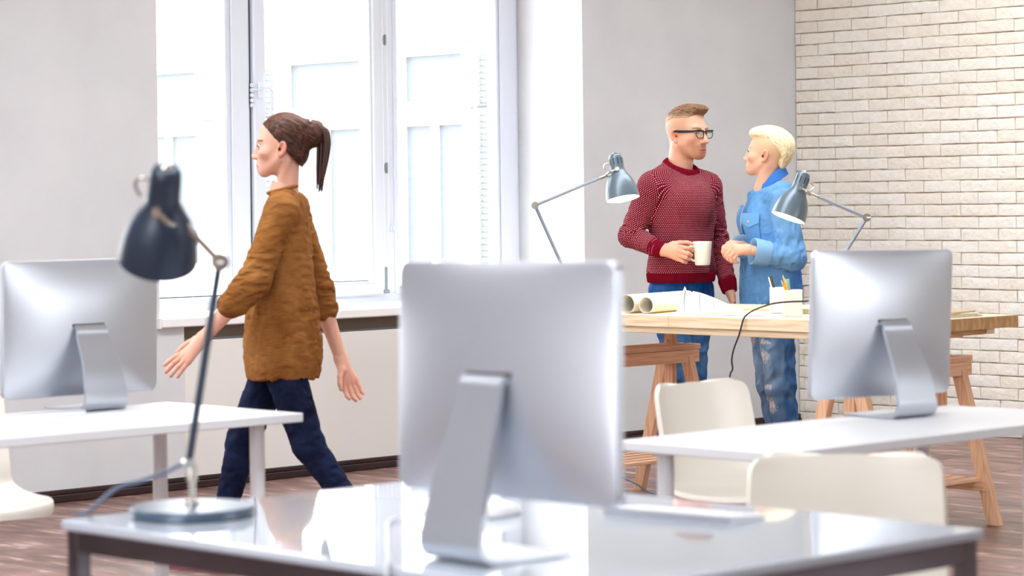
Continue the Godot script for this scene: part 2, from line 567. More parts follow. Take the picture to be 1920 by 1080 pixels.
func build_window() -> void:
	for n in 2:
		var o := Node3D.new()
		o.name = "window_%d" % (n + 1)
		o.position.x = 0.0 if n == 0 else -5.013
		add_child(o)
		o.set_meta("kind", "structure")
		o.set_meta("label", "tall white three-part window beside the walking woman" if n == 0 else "second white window farther along the wall")
		# fixed frame with its two posts
		var f := Soup.new()
		bar_frame(f, -4.64, -1.78, 0.797, 3.1, 0.05, 0.165, 0.045, 0.06, -0.58, -0.50)
		f.box(Vector3(-3.80, 0.842, -0.58), Vector3(-3.652, 3.04, -0.50), 0.004)
		f.box(Vector3(-3.775, 0.842, -0.50), Vector3(-3.665, 3.04, -0.488), 0.006)
		f.box(Vector3(-2.765, 0.842, -0.58), Vector3(-2.70, 3.04, -0.50), 0.004)
		f.box(Vector3(-1.93, 0.842, -0.50), Vector3(-1.80, 3.04, -0.49), 0.005)
		part(o, "frame", f, M.upvc)
		# side lights: beads round fixed panes
		var b := Soup.new()
		bar_frame(b, -4.60, -3.795, 0.83, 3.05, 0.03, 0.022, 0.034, 0.03, -0.565, -0.492, 0.006)
		part(o, "glazing_bead", b, M.upvc)
		var b2 := Soup.new()
		bar_frame(b2, -2.702, -1.94, 0.83, 3.05, 0.03, 0.022, 0.05, 0.03, -0.565, -0.492, 0.006)
		part(o, "glazing_bead", b2, M.upvc)
		# the opening sash: deep stiles, proud of the frame
		var sh := Soup.new()
		bar_frame(sh, -3.642, -2.772, 0.835, 3.06, 0.070, 0.086, 0.062, 0.07, -0.565, -0.478, 0.008)
		bar_frame(sh, -3.576, -2.854, 0.893, 2.994, 0.018, 0.022, 0.016, 0.018, -0.56, -0.488, 0.006)
		part(o, "sash", sh, M.upvc)
		# dark gasket lines where the sash meets the frame and the glass
		var g := Soup.new()
		g.box(Vector3(-3.651, 0.84, -0.54), Vector3(-3.643, 3.05, -0.506))
		g.box(Vector3(-4.575, 0.864, -0.535), Vector3(-3.81, 0.869, -0.51))
		g.box(Vector3(-3.56, 0.908, -0.535), Vector3(-2.876, 0.913, -0.51))
		part(o, "gasket", g, M.gasket)
		for r in [[-4.58, -3.81, 0.85], [-3.57, -2.86, 0.90], [-2.69, -1.95, 0.85]]:
			part(o, "pane", bx(Vector3(r[0], r[2], -0.535), Vector3(r[1], 3.03, -0.531)), M.pane)
		# handle: rose, neck and drop grip
		var hd := Soup.new()
		hd.box(Vector3(-3.622, 1.845, -0.478), Vector3(-3.590, 1.925, -0.466), 0.005)
		hd.tube(curve_pts([Vector3(-3.606, 1.895, -0.47), Vector3(-3.604, 1.897, -0.435), Vector3(-3.585, 1.895, -0.425), Vector3(-3.573, 1.87, -0.425), Vector3(-3.572, 1.80, -0.427), Vector3(-3.583, 1.765, -0.43)], 20), PackedFloat32Array([0.009]), 10)
		part(o, "handle", hd, M.upvc)
		var la := Soup.new()
		for y in [1.80, 1.825, 1.85, 1.875, 1.90]:
			la.box(Vector3(-3.662, y, -0.49), Vector3(-3.645, y + 0.02, -0.472), 0.004)
		la.tube(PackedVector3Array([Vector3(-3.65, 1.888, -0.478), Vector3(-3.61, 1.885, -0.47)]), PackedFloat32Array([0.006]), 8)
		part(o, "restrictor", la, M.upvc)
		for y in [2.166, 1.497]:
			var h := bx(Vector3(-2.776, y - 0.028, -0.485), Vector3(-2.766, y + 0.028, -0.468), 0.003)
			h.box(Vector3(-2.786, y - 0.022, -0.482), Vector3(-2.777, y + 0.022, -0.474), 0.002)
			part(o, "hinge", h, M.zinc)
		var pv := bx(Vector3(-2.79, 0.845, -0.48), Vector3(-2.777, 0.98, -0.470), 0.002)
		pv.box(Vector3(-2.80, 0.842, -0.482), Vector3(-2.766, 0.862, -0.466), 0.003)
		part(o, "pivot", pv, M.zinc)
		for x in [-2.74, -2.72]:
			var cb := bx(Vector3(x, 1.165, -0.502), Vector3(x + 0.015, 1.20, -0.488), 0.003)
			part(o, "cord_cleat", cb, M.upvc)
		var cord := Soup.new()
		cord.tube(curve_pts([Vector3(-2.80, 2.6, -0.468), Vector3(-2.80, 1.4, -0.466), Vector3(-2.798, 1.08, -0.466), Vector3(-2.785, 1.0, -0.466), Vector3(-2.772, 1.06, -0.466), Vector3(-2.768, 1.6, -0.466), Vector3(-2.768, 2.6, -0.468)], 36), PackedFloat32Array([0.0018]), 6)
		part(o, "pull_cord", cord, M.white_plastic)

func brick_shape(l: float, h: float, d: float, r: RandomNumberGenerator) -> Soup:
	# an uneven rounded slab: front face at +z from z = 0, edges wander a little
	var s := Soup.new()
	var nx := 6
	var out := PackedVector2Array()
	for i in nx:
		out.append(Vector2(-l / 2 + l * i / nx, -h / 2 + r.randf_range(-0.0012, 0.0022)))
	out.append(Vector2(l / 2 + r.randf_range(-0.002, 0.0005), -h / 2 + r.randf_range(0, 0.002)))
	out.append(Vector2(l / 2 + r.randf_range(-0.002, 0.0005), 0))
	for i in nx:
		out.append(Vector2(l / 2 - l * i / nx, h / 2 - r.randf_range(-0.0012, 0.0022)))
	out.append(Vector2(-l / 2 + r.randf_range(-0.0005, 0.002), h / 2 - r.randf_range(0, 0.002)))
	out.append(Vector2(-l / 2 + r.randf_range(-0.0005, 0.002), 0))
	var rings := []
	for q in [[1.0, 0.0], [1.0, d - 0.004], [0.0, d]]:
		var ring := PackedVector3Array()
		for v in out:
			var inset: float = 0.004 if q[0] == 0.0 else 0.0
			ring.append(Vector3(v.x - signf(v.x) * inset, v.y - signf(v.y) * inset, q[1] + (r.randf_range(-0.001, 0.001) if inset > 0 else 0.0)))
		rings.append(ring)
	s.loft(rings, false, true)
	return s

func build_bricks() -> void:
	var r := RandomNumberGenerator.new()
	r.seed = 21
	var core := Node3D.new()
	core.name = "wall_brick"
	add_child(core)
	core.set_meta("kind", "structure")
	core.set_meta("label", "off-white brick wall behind the blonde woman and the trestle table")
	var w := Soup.new()
	w.box(Vector3(0, 0, 0.0), Vector3(0.4, 3.6, 11.8))
	w.box(Vector3(0, 0, -0.62), Vector3(0.4, 3.6, 0.0))
	part(core, "mortar_bed", w, M.mortar)
	var pitch := 0.2485
	var row := 0.0667
	var L := pitch - 0.0035
	var h := row - 0.0028
	var shapes := []
	for i in 10:
		shapes.append(brick_shape(L, h, 0.016 + 0.0015 * (i % 3), r).mesh(null, 50.0))
	var halves := []
	for i in 4:
		halves.append([brick_shape(0.0375, h, 0.017, r).mesh(null, 50.0), brick_shape(0.1665, h, 0.017, r).mesh(null, 50.0)])
	var turn := Basis(Vector3.UP, -PI / 2)      # local +z faces the room (-x); local x runs along +z
	var rest := []
	for j in 54:
		var y := (j + 0.5) * row
		var first := 0.170 if j % 2 == 0 else 0.041
		var z := 0.0
		var k := 0
		while z < 11.4:
			var l := first if k == 0 else pitch
			var zc := z + l * 0.5
			var tilt := Basis(Vector3(1, 0, 0), r.randf_range(-0.006, 0.006))
			var t := Transform3D(tilt * turn, Vector3(r.randf_range(-0.0015, 0.001), y + r.randf_range(-0.0012, 0.0012), zc))
			var m: Mesh = (halves[r.randi() % 4][1 if j % 2 == 0 else 0] if k == 0 else shapes[r.randi() % 10])
			var mt: Material = M.brick[r.randi() % 5]
			if y < 2.50 and zc < 1.72:
				var b := put(core, "brick", m, mt)
				b.transform = t
			else:
				rest.append([m, t, mt])
			z += l
			k += 1
	for q in 5:
		var st := SurfaceTool.new()
		st.begin(Mesh.PRIMITIVE_TRIANGLES)
		for e in rest:
			if e[2] == M.brick[q]:
				st.append_from(e[0], 0, e[1])
		var o := put(core, "brickwork", st.commit(), M.brick[q])
		o.set_meta("kind", "stuff")

func build_floor() -> void:
	var r := RandomNumberGenerator.new()
	r.seed = 33
	var root := Node3D.new()
	root.name = "floor"
	add_child(root)
	root.set_meta("kind", "structure")
	root.set_meta("label", "worn reddish brown plank floor with white scuffs")
	part(root, "subfloor", bx(Vector3(-13.6, -0.3, -0.62), Vector3(0.4, -0.012, 11.8)), M.recess)
	var wdt := 0.192
	var lng := 1.5
	var rest := [[], [], [], []]
	var x := -13.2
	var i := 0
	while x < 0.0:
		var z := -fmod(i * 0.55, lng)
		while z < 11.4:
			var lo := Vector3(x + 0.0008, -0.012, maxf(z, 0.0) + 0.0008)
			var hi := Vector3(minf(x + wdt, 0.0) - 0.0008, 0.0 - r.randf() * 0.0006, minf(z + lng, 11.4) - 0.0008)
			if hi.z > lo.z + 0.01:
				var q := r.randi() % 4
				# only the boards the photograph can show are single pieces
				var seen := hi.z < 7.4 and x > -9.4 and (x - -11.7) * 0.719 + ((lo.z + hi.z) * 0.5 - 9.7) * 0.695 > -3.4
				if seen and root.get_child_count() < 285:
					part(root, "plank", bx(lo, hi, 0.0016), M.floor[q])
				else:
					rest[q].append([lo, hi])
			z += lng
		x += wdt
		i += 1
	for q in 4:
		var s := Soup.new()
		for e in rest[q]:
			s.box(e[0], e[1], 0.0)
		part(root, "planking", s, M.floor[q]).set_meta("kind", "stuff")

func build_neighbour() -> void:
	var o := thing("building", "pale overexposed wing across the courtyard with shuttered glazed bays", "building", Vector3(1.5, 0, 0))
	# front faces -x; glazed timber bays, panels, louvred shutters
	part(o, "wall", bx(Vector3(0.0, -3.0, -14.0), Vector3(3.0, 2.56, -1.2)), M.facade)
	part(o, "cornice", bx(Vector3(-0.10, 2.50, -14.0), Vector3(0.3, 2.60, -1.2), 0.02), M.facade_trim)
	for q in [[-6.55, -5.50], [-5.16, -4.34], [-8.6, -7.6]]:
		for lev in [[2.0, 2.49], [0.75, 1.96]]:
			var f := Soup.new()
			var z0: float = q[0]
			var z1: float = q[1]
			for b in [[z0, z0 + 0.07, lev[0], lev[1]], [z1 - 0.07, z1, lev[0], lev[1]], [z0 + 0.0701, z1 - 0.0701, lev[0], lev[0] + 0.07], [z0 + 0.0701, z1 - 0.0701, lev[1] - 0.07, lev[1]]]:
				f.box(Vector3(-0.07, b[2], b[0]), Vector3(-0.0005, b[3], b[1]), 0.0)
			if lev[0] < 1.0:
				f.box(Vector3(-0.06, lev[0] + 0.0701, (z0 + z1) * 0.5 - 0.03), Vector3(0.0, lev[1] - 0.0701, (z0 + z1) * 0.5 + 0.03), 0.008)
			var fr := part(o, "window_frame", f, M.facade_trim)
			put(fr, "pane", bx(Vector3(-0.015, lev[0] + 0.07, z0 + 0.07), Vector3(-0.003, lev[1] - 0.07, z1 - 0.07)).mesh(M.facade_glass))
	part(o, "string_course", bx(Vector3(-0.05, 1.965, -14.0), Vector3(0.05, 2.0, -1.2), 0.008), M.facade_trim)
	part(o, "shadow_gap", bx(Vector3(-0.052, 2.001, -14.0), Vector3(-0.02, 2.012, -1.2)), M.gasket)
	for q in [[-6.82, -6.64], [-4.27, -4.08]]:
		var fr := Soup.new()
		fr.box(Vector3(-0.06, 0.78, q[0] - 0.03), Vector3(-0.0, 2.46, q[0]), 0.005)
		fr.box(Vector3(-0.06, 0.78, q[1]), Vector3(-0.0, 2.46, q[1] + 0.03), 0.005)
		fr.box(Vector3(-0.06, 2.44, q[0]), Vector3(-0.0, 2.48, q[1]), 0.005)
		var sh := part(o, "shutter", fr, M.facade_trim)
		for k in 36:
			var y := 0.80 + k * 0.0455
			var sl := Soup.new()
			sl.box(Vector3(-0.02, -0.004, q[0]), Vector3(0.02, 0.004, q[1]), 0.0, Transform3D(Basis(Vector3(0, 0, 1), 0.6), Vector3(-0.03, y, 0)))
			part(sh, "slat", sl, M.louvre)
	# courtyard ground
	var g := bx(Vector3(-40, -3.4, -40), Vector3(40, -3.0, 40))
	struct("ground_outside", g, M.outside)

# ==================================================================== desks, monitors, chairs
func round_leg_desk(label: String, lo: Vector3, hi: Vector3, legs: Array) -> void:
	var o := thing("desk", label, "desk", Vector3((lo.x + hi.x) / 2, 0, (lo.z + hi.z) / 2))
	var c := Vector3(o.position.x, 0, o.position.z)
	var top := bx(lo - c, hi - c, 0.0025)
	part(o, "tabletop", top, M.desk_white)
	for l in legs:
		var s := Soup.new()
		s.lathe(PackedVector2Array([Vector2(0.018, 0), Vector2(0.021, 0.004), Vector2(0.021, lo.y - 0.012), Vector2(0.036, lo.y - 0.010), Vector2(0.036, lo.y - 0.0005)]), 20, Transform3D(Basis.IDENTITY, Vector3(l.x, 0, l.y) - c))
		part(o, "leg", s, M.desk_white)

func chrome_desk() -> void:
	var o := thing("desk", "glossy white desk with chrome frame and square chrome legs nearest the camera", "desk", Vector3(-8.47, 0, 6.345))
	var hx := 0.5
	var hz := 0.685
	part(o, "tabletop", bx(Vector3(-hx, 0.722, -hz), Vector3(hx, 0.74, hz), 0.003), M.gloss_white)
	var f := Soup.new()
	for sx in [-1.0, 1.0]:
		f.box(Vector3(sx * (hx - 0.022) - 0.013, 0.682, -hz + 0.04), Vector3(sx * (hx - 0.022) + 0.013, 0.721, hz - 0.04), 0.002)
	for sz in [-1.0, 1.0]:
		f.box(Vector3(-hx + 0.04, 0.682, sz * (hz - 0.022) - 0.013), Vector3(hx - 0.04, 0.721, sz * (hz - 0.022) + 0.013), 0.002)
	part(o, "frame", f, M.chrome)
	for sx in [-1.0, 1.0]:
		for sz in [-1.0, 1.0]:
			var p := Vector3(sx * (hx - 0.024), 0, sz * (hz - 0.024))
			part(o, "leg", bx(p + Vector3(-0.016, 0.006, -0.016), p + Vector3(0.016, 0.7215, 0.016), 0.002), M.chrome)
			part(o, "foot", bx(p + Vector3(-0.014, 0.0, -0.014), p + Vector3(0.014, 0.006, 0.014), 0.001), M.slot)

func monitor(label: String, at: Vector3, yaw: float, hc: float, pitch: float, roll := 0.0, group := "") -> void:
	# at: on the desk under the middle of the screen panel; local +z is the back
	var o := thing("monitor", label, "monitor", at, yaw, group)
	var w := 0.528
	var h := 0.39
	var panel := Node3D.new()
	var t := Transform3D(Basis(Vector3.RIGHT, pitch) * Basis(Vector3.BACK, roll), Vector3(0, hc, 0))
	panel.free()
	var s := Soup.new()
	var rings := []
	for q in [[-0.0035, 1.0, -0.018], [-0.0008, 1.0, -0.0175], [0.0, 1.0, -0.0165], [0.0, 1.0, -0.003], [-0.0008, 1.0, -0.0012], [-0.003, 1.0, 0.0]]:
		rings.append([q[0], q[1], q[2]])
	for k in range(1, 19):
		rings.append([-0.003, 1.0 - k / 18.0, 1.0])
	var lr := []
	for q in rings:
		var ring := PackedVector3Array()
		var grow: float = q[0]
		var sc: float = maxf(q[1], 0.02)
		for v in dense(rounded_rect(w + 2 * grow, h + 2 * grow, 0.022, 6), 0.03):
			var z: float = q[2]
			if z > 0.5:
				z = 0.032 * (1.0 - pow(absf(2.0 * v.x * sc / w), 2.3)) * (1.0 - pow(absf(2.0 * v.y * sc / h), 2.3))
			ring.append(t * Vector3(v.x * sc, v.y * sc, maxf(z, q[2] if q[2] < 0.5 else 0.0)))
		lr.append(ring)
	s.loft(lr)
	part(o, "housing", s, M.alu, 40.0)
	part(o, "screen", bx_t(Vector3(-0.25, -0.105, -0.0195), Vector3(0.25, 0.18, -0.0178), 0.0006, t), M.black_glass)
	part(o, "hinge_slot", bx_t(Vector3(-0.055, 0.004, 0.018), Vector3(0.055, 0.013, 0.0325), 0.001, t), M.dark_slot)
	# stand: one bent aluminium strip, hinge to foot
	var path := curve_pts([Vector3(0, hc + 0.004, 0.022), Vector3(0, hc + 0.004, 0.036), Vector3(0, hc - 0.004, 0.047), Vector3(0, hc - 0.03, 0.054), Vector3(0, 0.13, 0.094), Vector3(0, 0.06, 0.112), Vector3(0, 0.032, 0.116), Vector3(0, 0.013, 0.108), Vector3(0, 0.006, 0.090), Vector3(0, 0.0055, 0.05), Vector3(0, 0.0045, -0.075)], 60)
	var rg := []
	var run := 0.0
	var total := 0.0
	for i in path.size() - 1:
		total += path[i].distance_to(path[i + 1])
	for i in path.size():
		if i > 0:
			run += path[i].distance_to(path[i - 1])
		var d := (path[mini(i + 1, path.size() - 1)] - path[maxi(i - 1, 0)]).normalized()
		var n := Vector3(1, 0, 0).cross(d)
		var th: float = 0.0045 if run < total * 0.62 else lerpf(0.0045, 0.0022, minf(1.0, (run / total - 0.62) / 0.3))
		var hw := lerpf(0.048, 0.082, clampf(run / total * 1.35, 0, 1))
		var ring := PackedVector3Array()
		for q in [[-1, -1], [1, -1], [1, 1], [-1, 1]]:
			var bev := 0.0
			ring.append(path[i] + Vector3(q[0] * (hw - bev), 0, 0) + n * (q[1] * th))
		rg.append(ring)
	var st := Soup.new()
	st.loft(rg)
	part(o, "stand", st, M.alu_stand, 40.0)

func dense(p: PackedVector2Array, step: float) -> PackedVector2Array:
	var o := PackedVector2Array()
	for i in p.size():
		var a := p[i]
		var b := p[(i + 1) % p.size()]
		var n := maxi(1, int(ceil(a.distance_to(b) / step)))
		for k in n:
			o.append(a.lerp(b, float(k) / n))
	return o

func bx_t(lo: Vector3, hi: Vector3, bev: float, t: Transform3D) -> Soup:
	var s := Soup.new()
	s.box(lo, hi, bev, t)
	return s

func keyboard(label: String, at: Vector3, turn: float) -> void:
	var o := thing("keyboard", label, "keyboard", at, turn, "")
	var s := Soup.new()
	var pr := PackedVector2Array([Vector2(-0.058, 0.0), Vector2(0.058, 0.0), Vector2(0.058, 0.005), Vector2(0.05, 0.0065), Vector2(-0.048, 0.0145), Vector2(-0.056, 0.0165), Vector2(-0.0585, 0.012)])
	s.prism(pr, -0.14, 0.14, Transform3D(Basis(Vector3(0, 0, 1), Vector3(0, 1, 0), Vector3(-1, 0, 0)), Vector3.ZERO))
	part(o, "tray", s, M.alu)
	var ks := Soup.new()
	for i in 6:
		for j in 14:
			if i == 5 and j > 3 and j < 9:
				continue
			var z := -0.042 + i * 0.0182
			var y := 0.0142 - (z + 0.048) * 0.0815
			ks.box(Vector3(-0.134 + j * 0.0193, y, z - 0.0075), Vector3(-0.134 + j * 0.0193 + 0.0165, y + 0.0022, z + 0.0075), 0.0007)
	ks.box(Vector3(-0.057, 0.0069, 0.0415), Vector3(0.038, 0.0091, 0.0565), 0.0007)
	var kk := part(o, "keys", ks, M.white_plastic)
	kk.set_meta("kind", "stuff")

func chair(label: String, at: Vector3, turn: float, first: Node3D = null) -> Node3D:
	if first:
		var c: Node3D = first.duplicate()
		c.name = numbered("shell_chair")
		add_child(c)
		c.position = at
		c.rotation.y = turn
		tag(c, label, "chair")
		return c
	var o := thing("shell_chair", label, "chair", at, turn)
	# profile from the front lip of the seat to the top of the back: z forward, y up, half width
	var prof := curve_pts([Vector3(0.185, 0.412, 0.235), Vector3(0.20, 0.434, 0.215), Vector3(0.205, 0.440, 0.175), Vector3(0.225, 0.432, 0.03), Vector3(0.225, 0.436, -0.12), Vector3(0.215, 0.465, -0.20), Vector3(0.212, 0.53, -0.235), Vector3(0.21, 0.65, -0.262), Vector3(0.207, 0.715, -0.275), Vector3(0.205, 0.750, -0.284), Vector3(0.204, 0.7655, -0.288)], 77)
	var g := []
	var m := 24
	for i in prof.size():
		var a := prof[maxi(i - 1, 0)]
		var b := prof[mini(i + 1, prof.size() - 1)]
		var d := Vector3(0, b.y - a.y, b.z - a.z).normalized()
		var n := Vector3(1, 0, 0).cross(d)          # towards the sitter's side
		if n.y < -0.2 or (absf(n.y) <= 0.2 and n.z < 0):
			n = -n
		var f := float(i) / (prof.size() - 1)
		var dish := lerpf(0.022, 0.05, smoothstep(0.45, 0.62, f)) * (1.0 - 0.35 * smoothstep(0.85, 1.0, f))
		dish *= smoothstep(0.0, 0.12, f) * 0.75 + 0.25
		var row := PackedVector3Array()
		var e := smoothstep(0.93, 1.0, f)            # round the top corners
		var e0 := smoothstep(0.06, 0.0, f)
		for j in m + 1:
			var u := -1.0 + 2.0 * j / m
			var tc := clampf((prof[i].y - 0.712) / 0.053, 0.0, 1.0)
			var hw: float = prof[i].x * (1.0 - 0.08 * e0 * e0) - 0.055 * (1.0 - sqrt(maxf(0.0, 1.0 - tc * tc)))
			var drop := 0.006 * pow(absf(u), 2.0) * smoothstep(0.8, 1.0, f)
			row.append(Vector3(u * hw, prof[i].y - drop, prof[i].z) + n * (dish * pow(absf(u), 2.6)))
		g.append(row)
	var s := Soup.new()
	s.sheet(g, 0.014)
	part(o, "shell", s, M.chair, 50.0)
	var ped := Soup.new()
	ped.lathe(PackedVector2Array([Vector2(0.03, 0.035), Vector2(0.024, 0.05), Vector2(0.021, 0.09), Vector2(0.021, 0.36), Vector2(0.03, 0.40), Vector2(0.075, 0.418), Vector2(0.085, 0.426)]), 24)
	part(o, "pedestal", ped, M.chair_leg)
	for k in 4:
		var a := PI / 4 + PI / 2 * k
		var dir := Vector3(cos(a), 0, sin(a))
		var l := Soup.new()
		l.tube(PackedVector3Array([dir * 0.01 + Vector3(0, 0.052, 0), dir * 0.12 + Vector3(0, 0.040, 0), dir * 0.25 + Vector3(0, 0.016, 0)]), PackedFloat32Array([0.022, 0.019, 0.014]), 10)
		part(o, "base_arm", l, M.chair_leg)
		part(o, "glide", bolt(dir * 0.245, Vector3(0, 1, 0)), M.cable_grey)
	return o

func trestle(label: String, zc: float) -> void:
	var o := thing("trestle", label, "trestle", Vector3(-3.45, 0, zc))
	var gz := Vector3(14, 14, 0.8)
	var gy := Vector3(14, 0.8, 14)
	var gx := Vector3(0.8, 14, 14)
	var wx := grain(M.beech, gx)
	var wy := grain(M.beech, gy)
	var wy2 := grain(M.beech_b, gy)
	var wz := grain(M.beech_b, gz)
	for ex in [-0.33, 0.32]:
		for sz in [-1.0, 1.0]:
			var foot := Vector3(ex, 0.0, sz * 0.235)
			var apex := Vector3(ex, 0.672, sz * 0.052)
			var d := (apex - foot)
			var l := Soup.new()
			# a splayed leg cut flat at the floor
			var hw := 0.027
			var sl: float = d.z / d.y
			var ring0 := PackedVector3Array([foot + Vector3(-0.017, 0, hw), foot + Vector3(0.017, 0, hw), foot + Vector3(0.017, 0, -hw), foot + Vector3(-0.017, 0, -hw)])
			var ring1 := PackedVector3Array()
			for q in ring0:
				ring1.append(q + Vector3(0, 0.640, sl * 0.640))
			l.loft([ring0, ring1])
			part(o, "leg", l, wy)
			part(o, "bolt", bolt(Vector3(ex + 0.017, 0.60, foot.z + sl * 0.60), Vector3(1, 0, 0)), M.zinc)
		# crossbar between the legs, carries the slats
		part(o, "crossbar", bx(Vector3(ex - 0.032 if ex > 0 else ex + 0.014, 0.135, -0.205), Vector3(ex - 0.014 if ex > 0 else ex + 0.032, 0.170, 0.205), 0.002), wz)
		# height-adjusting post with holes and a peg
		var px: float = ex - 0.038 if ex > 0 else ex + 0.038
		part(o, "post", bx(Vector3(px - 0.014, 0.44, -0.026), Vector3(px + 0.014, 0.742, 0.026), 0.002), wy2)
		var hole := Soup.new()
		for y in [0.715]:
			hole.tube(PackedVector3Array([Vector3(px - 0.0146, y, 0), Vector3(px + 0.0146, y, 0)]), PackedFloat32Array([0.006]), 12)
		part(o, "peg_hole", hole, M.desk_white)
		var peg := Soup.new()
		peg.tube(PackedVector3Array([Vector3(px - 0.03, 0.684, 0), Vector3(px + 0.04, 0.684, 0)]), PackedFloat32Array([0.009]), 12)
		part(o, "peg", peg, wx)
	for sz in [-1.0, 1.0]:
		part(o, "top_rail", bx(Vector3(-0.39, 0.648, sz * 0.05 - 0.032), Vector3(0.395, 0.672, sz * 0.05 + 0.032), 0.002), wx)
		part(o, "side_rail", bx(Vector3(-0.37, 0.592, sz * 0.082 - 0.010), Vector3(0.375, 0.647, sz * 0.082 + 0.010), 0.002), wx)
	part(o, "support_beam", bx(Vector3(-0.40, 0.742, -0.032), Vector3(0.40, 0.7645, 0.032), 0.002), wx)
	for k in 5:
		var z := -0.15 + k * 0.075
		part(o, "slat", bx(Vector3(-0.33, 0.1705, z - 0.021), Vector3(0.33, 0.185, z + 0.021), 0.002), wx)

func bolt(at: Vector3, dir: Vector3) -> Soup:
	var s := Soup.new()
	s.tube(PackedVector3Array([at, at + dir * 0.012]), PackedFloat32Array([0.009]), 12)
	return s

func build_furniture() -> void:
	chrome_desk()
	round_leg_desk("white desk with round legs in front of the window sill, holding a monitor", Vector3(-8.63, 0.715, 3.50), Vector3(-7.128, 0.74, 4.13), [Vector2(-7.19, 4.00), Vector2(-7.265, 3.645), Vector2(-8.57, 4.0), Vector2(-8.57, 3.63)])
	round_leg_desk("white desk with round legs in front of the trestle table, holding a monitor", Vector3(-7.17, 0.715, 5.375), Vector3(-5.83, 0.74, 5.89), [Vector2(-7.10, 5.47), Vector2(-7.10, 5.82), Vector2(-6.07, 5.46), Vector2(-6.07, 5.81)])
	monitor("large silver monitor seen from behind on the glossy chrome-legged desk", Vector3(-8.767, 0.74, 6.645), deg_to_rad(-91.1), 0.292, deg_to_rad(-1.5), deg_to_rad(0.5))
	monitor("silver monitor seen from behind on the desk before the trestle table", Vector3(-6.216, 0.74, 5.45), deg_to_rad(-5.8), 0.246, deg_to_rad(2.0), deg_to_rad(-0.8))
	monitor("silver monitor seen from behind on the desk by the window, behind the dark lamp", Vector3(-7.432, 0.74, 3.505), deg_to_rad(-0.3), 0.234, deg_to_rad(1.2), deg_to_rad(-0.1))
	keyboard("slim aluminium keyboard beyond the large monitor on the glossy desk", Vector3(-8.19, 0.74, 6.52), deg_to_rad(98))
	keyboard("white keyboard on the desk by the window beside the monitor stand", Vector3(-7.69, 0.74, 3.63), deg_to_rad(178))
	var mo := thing("computer_mouse", "rounded white computer mouse beside the large monitor's stand on the glossy desk", "mouse", Vector3(-8.40, 0.74, 6.24), deg_to_rad(95))
	var ms := Soup.new()
	var rg := []
	for i in 11:
		var f := i / 10.0
		var ring := PackedVector3Array()
		var hw := 0.029 * sqrt(maxf(0.02, 1.0 - pow(2 * f - 1, 4)))
		var hh := 0.026 * sqrt(maxf(0.02, 1.0 - pow(1.7 * f - 0.75, 2)))
		for j in 16:
			var a := TAU * j / 16
			ring.append(Vector3(hw * cos(a), maxf(0.001, 0.004 + hh * sin(a)), -0.055 + 0.11 * f))
		rg.append(ring)
	ms.loft(rg)
	part(mo, "shell", ms, M.white_plastic, 60.0)
	part(mo, "base_plate", bx(Vector3(-0.024, 0, -0.045), Vector3(0.024, 0.003, 0.045), 0.001), M.cable_grey)
	var c0 := chair("white shell chair standing behind the desk in front of the trestle table", Vector3(-5.88, 0, 4.73), 0.0)
	chair("white shell chair pulled up to the far side of the glossy chrome-legged desk", Vector3(-7.51, 0, 6.36), deg_to_rad(-50), c0)
	chair("white shell chair cut off by the photo's edge, below the desk by the window", Vector3(-7.56, 0, 3.066), deg_to_rad(-14), c0)
	# the trestle table: boards on battens on two trestles
	var o := thing("table", "long pine work table on two trestles beside the brick wall", "table", Vector3(-3.45, 0, 2.58))
	var pz := grain(M.pine, Vector3(14, 14, 0.6))
	var zj := 2.497 - 2.58
	for r in [[-1.08, zj - 0.0006], [zj + 0.0006, 1.08]]:
		part(o, "tabletop_board", bx(Vector3(-0.40, 0.792, r[0]), Vector3(0.0, 0.84, r[1]), 0.0015), pz)
	part(o, "tabletop_board", bx(Vector3(0.001, 0.792, -1.08), Vector3(0.40, 0.84, 1.08), 0.0015), pz)
	for r in [[-0.399, 0.0], [0.0, 0.399]]:
		for e in [-1.0, 1.0]:
			part(o, "end_grain_strip", bx(Vector3(r[0], 0.7925, e * 1.0805 - 0.0015), Vector3(r[1], 0.8393, e * 1.0805 + 0.0015)), grain(M.pine_end, Vector3(9, 2, 9)))
	part(o, "batten", bx(Vector3(-0.385, 0.7645, -1.06), Vector3(-0.33, 0.7915, 1.0), 0.002), grain(M.pine, Vector3(14, 14, 0.7)))
	part(o, "batten", bx(Vector3(0.30, 0.7645, -1.06), Vector3(0.355, 0.7915, 1.0), 0.002), grain(M.pine, Vector3(14, 14, 0.7)))
	part(o, "batten", bx(Vector3(-0.32, 0.7645, 0.93), Vector3(0.29, 0.7915, 1.0), 0.002), grain(M.pine_end, Vector3(1, 9, 9)))
	trestle("beech trestle with slatted shelf under the end of the table by the man", 1.88)
	trestle("beech trestle with slatted shelf under the table's end near the brick wall", 3.36)

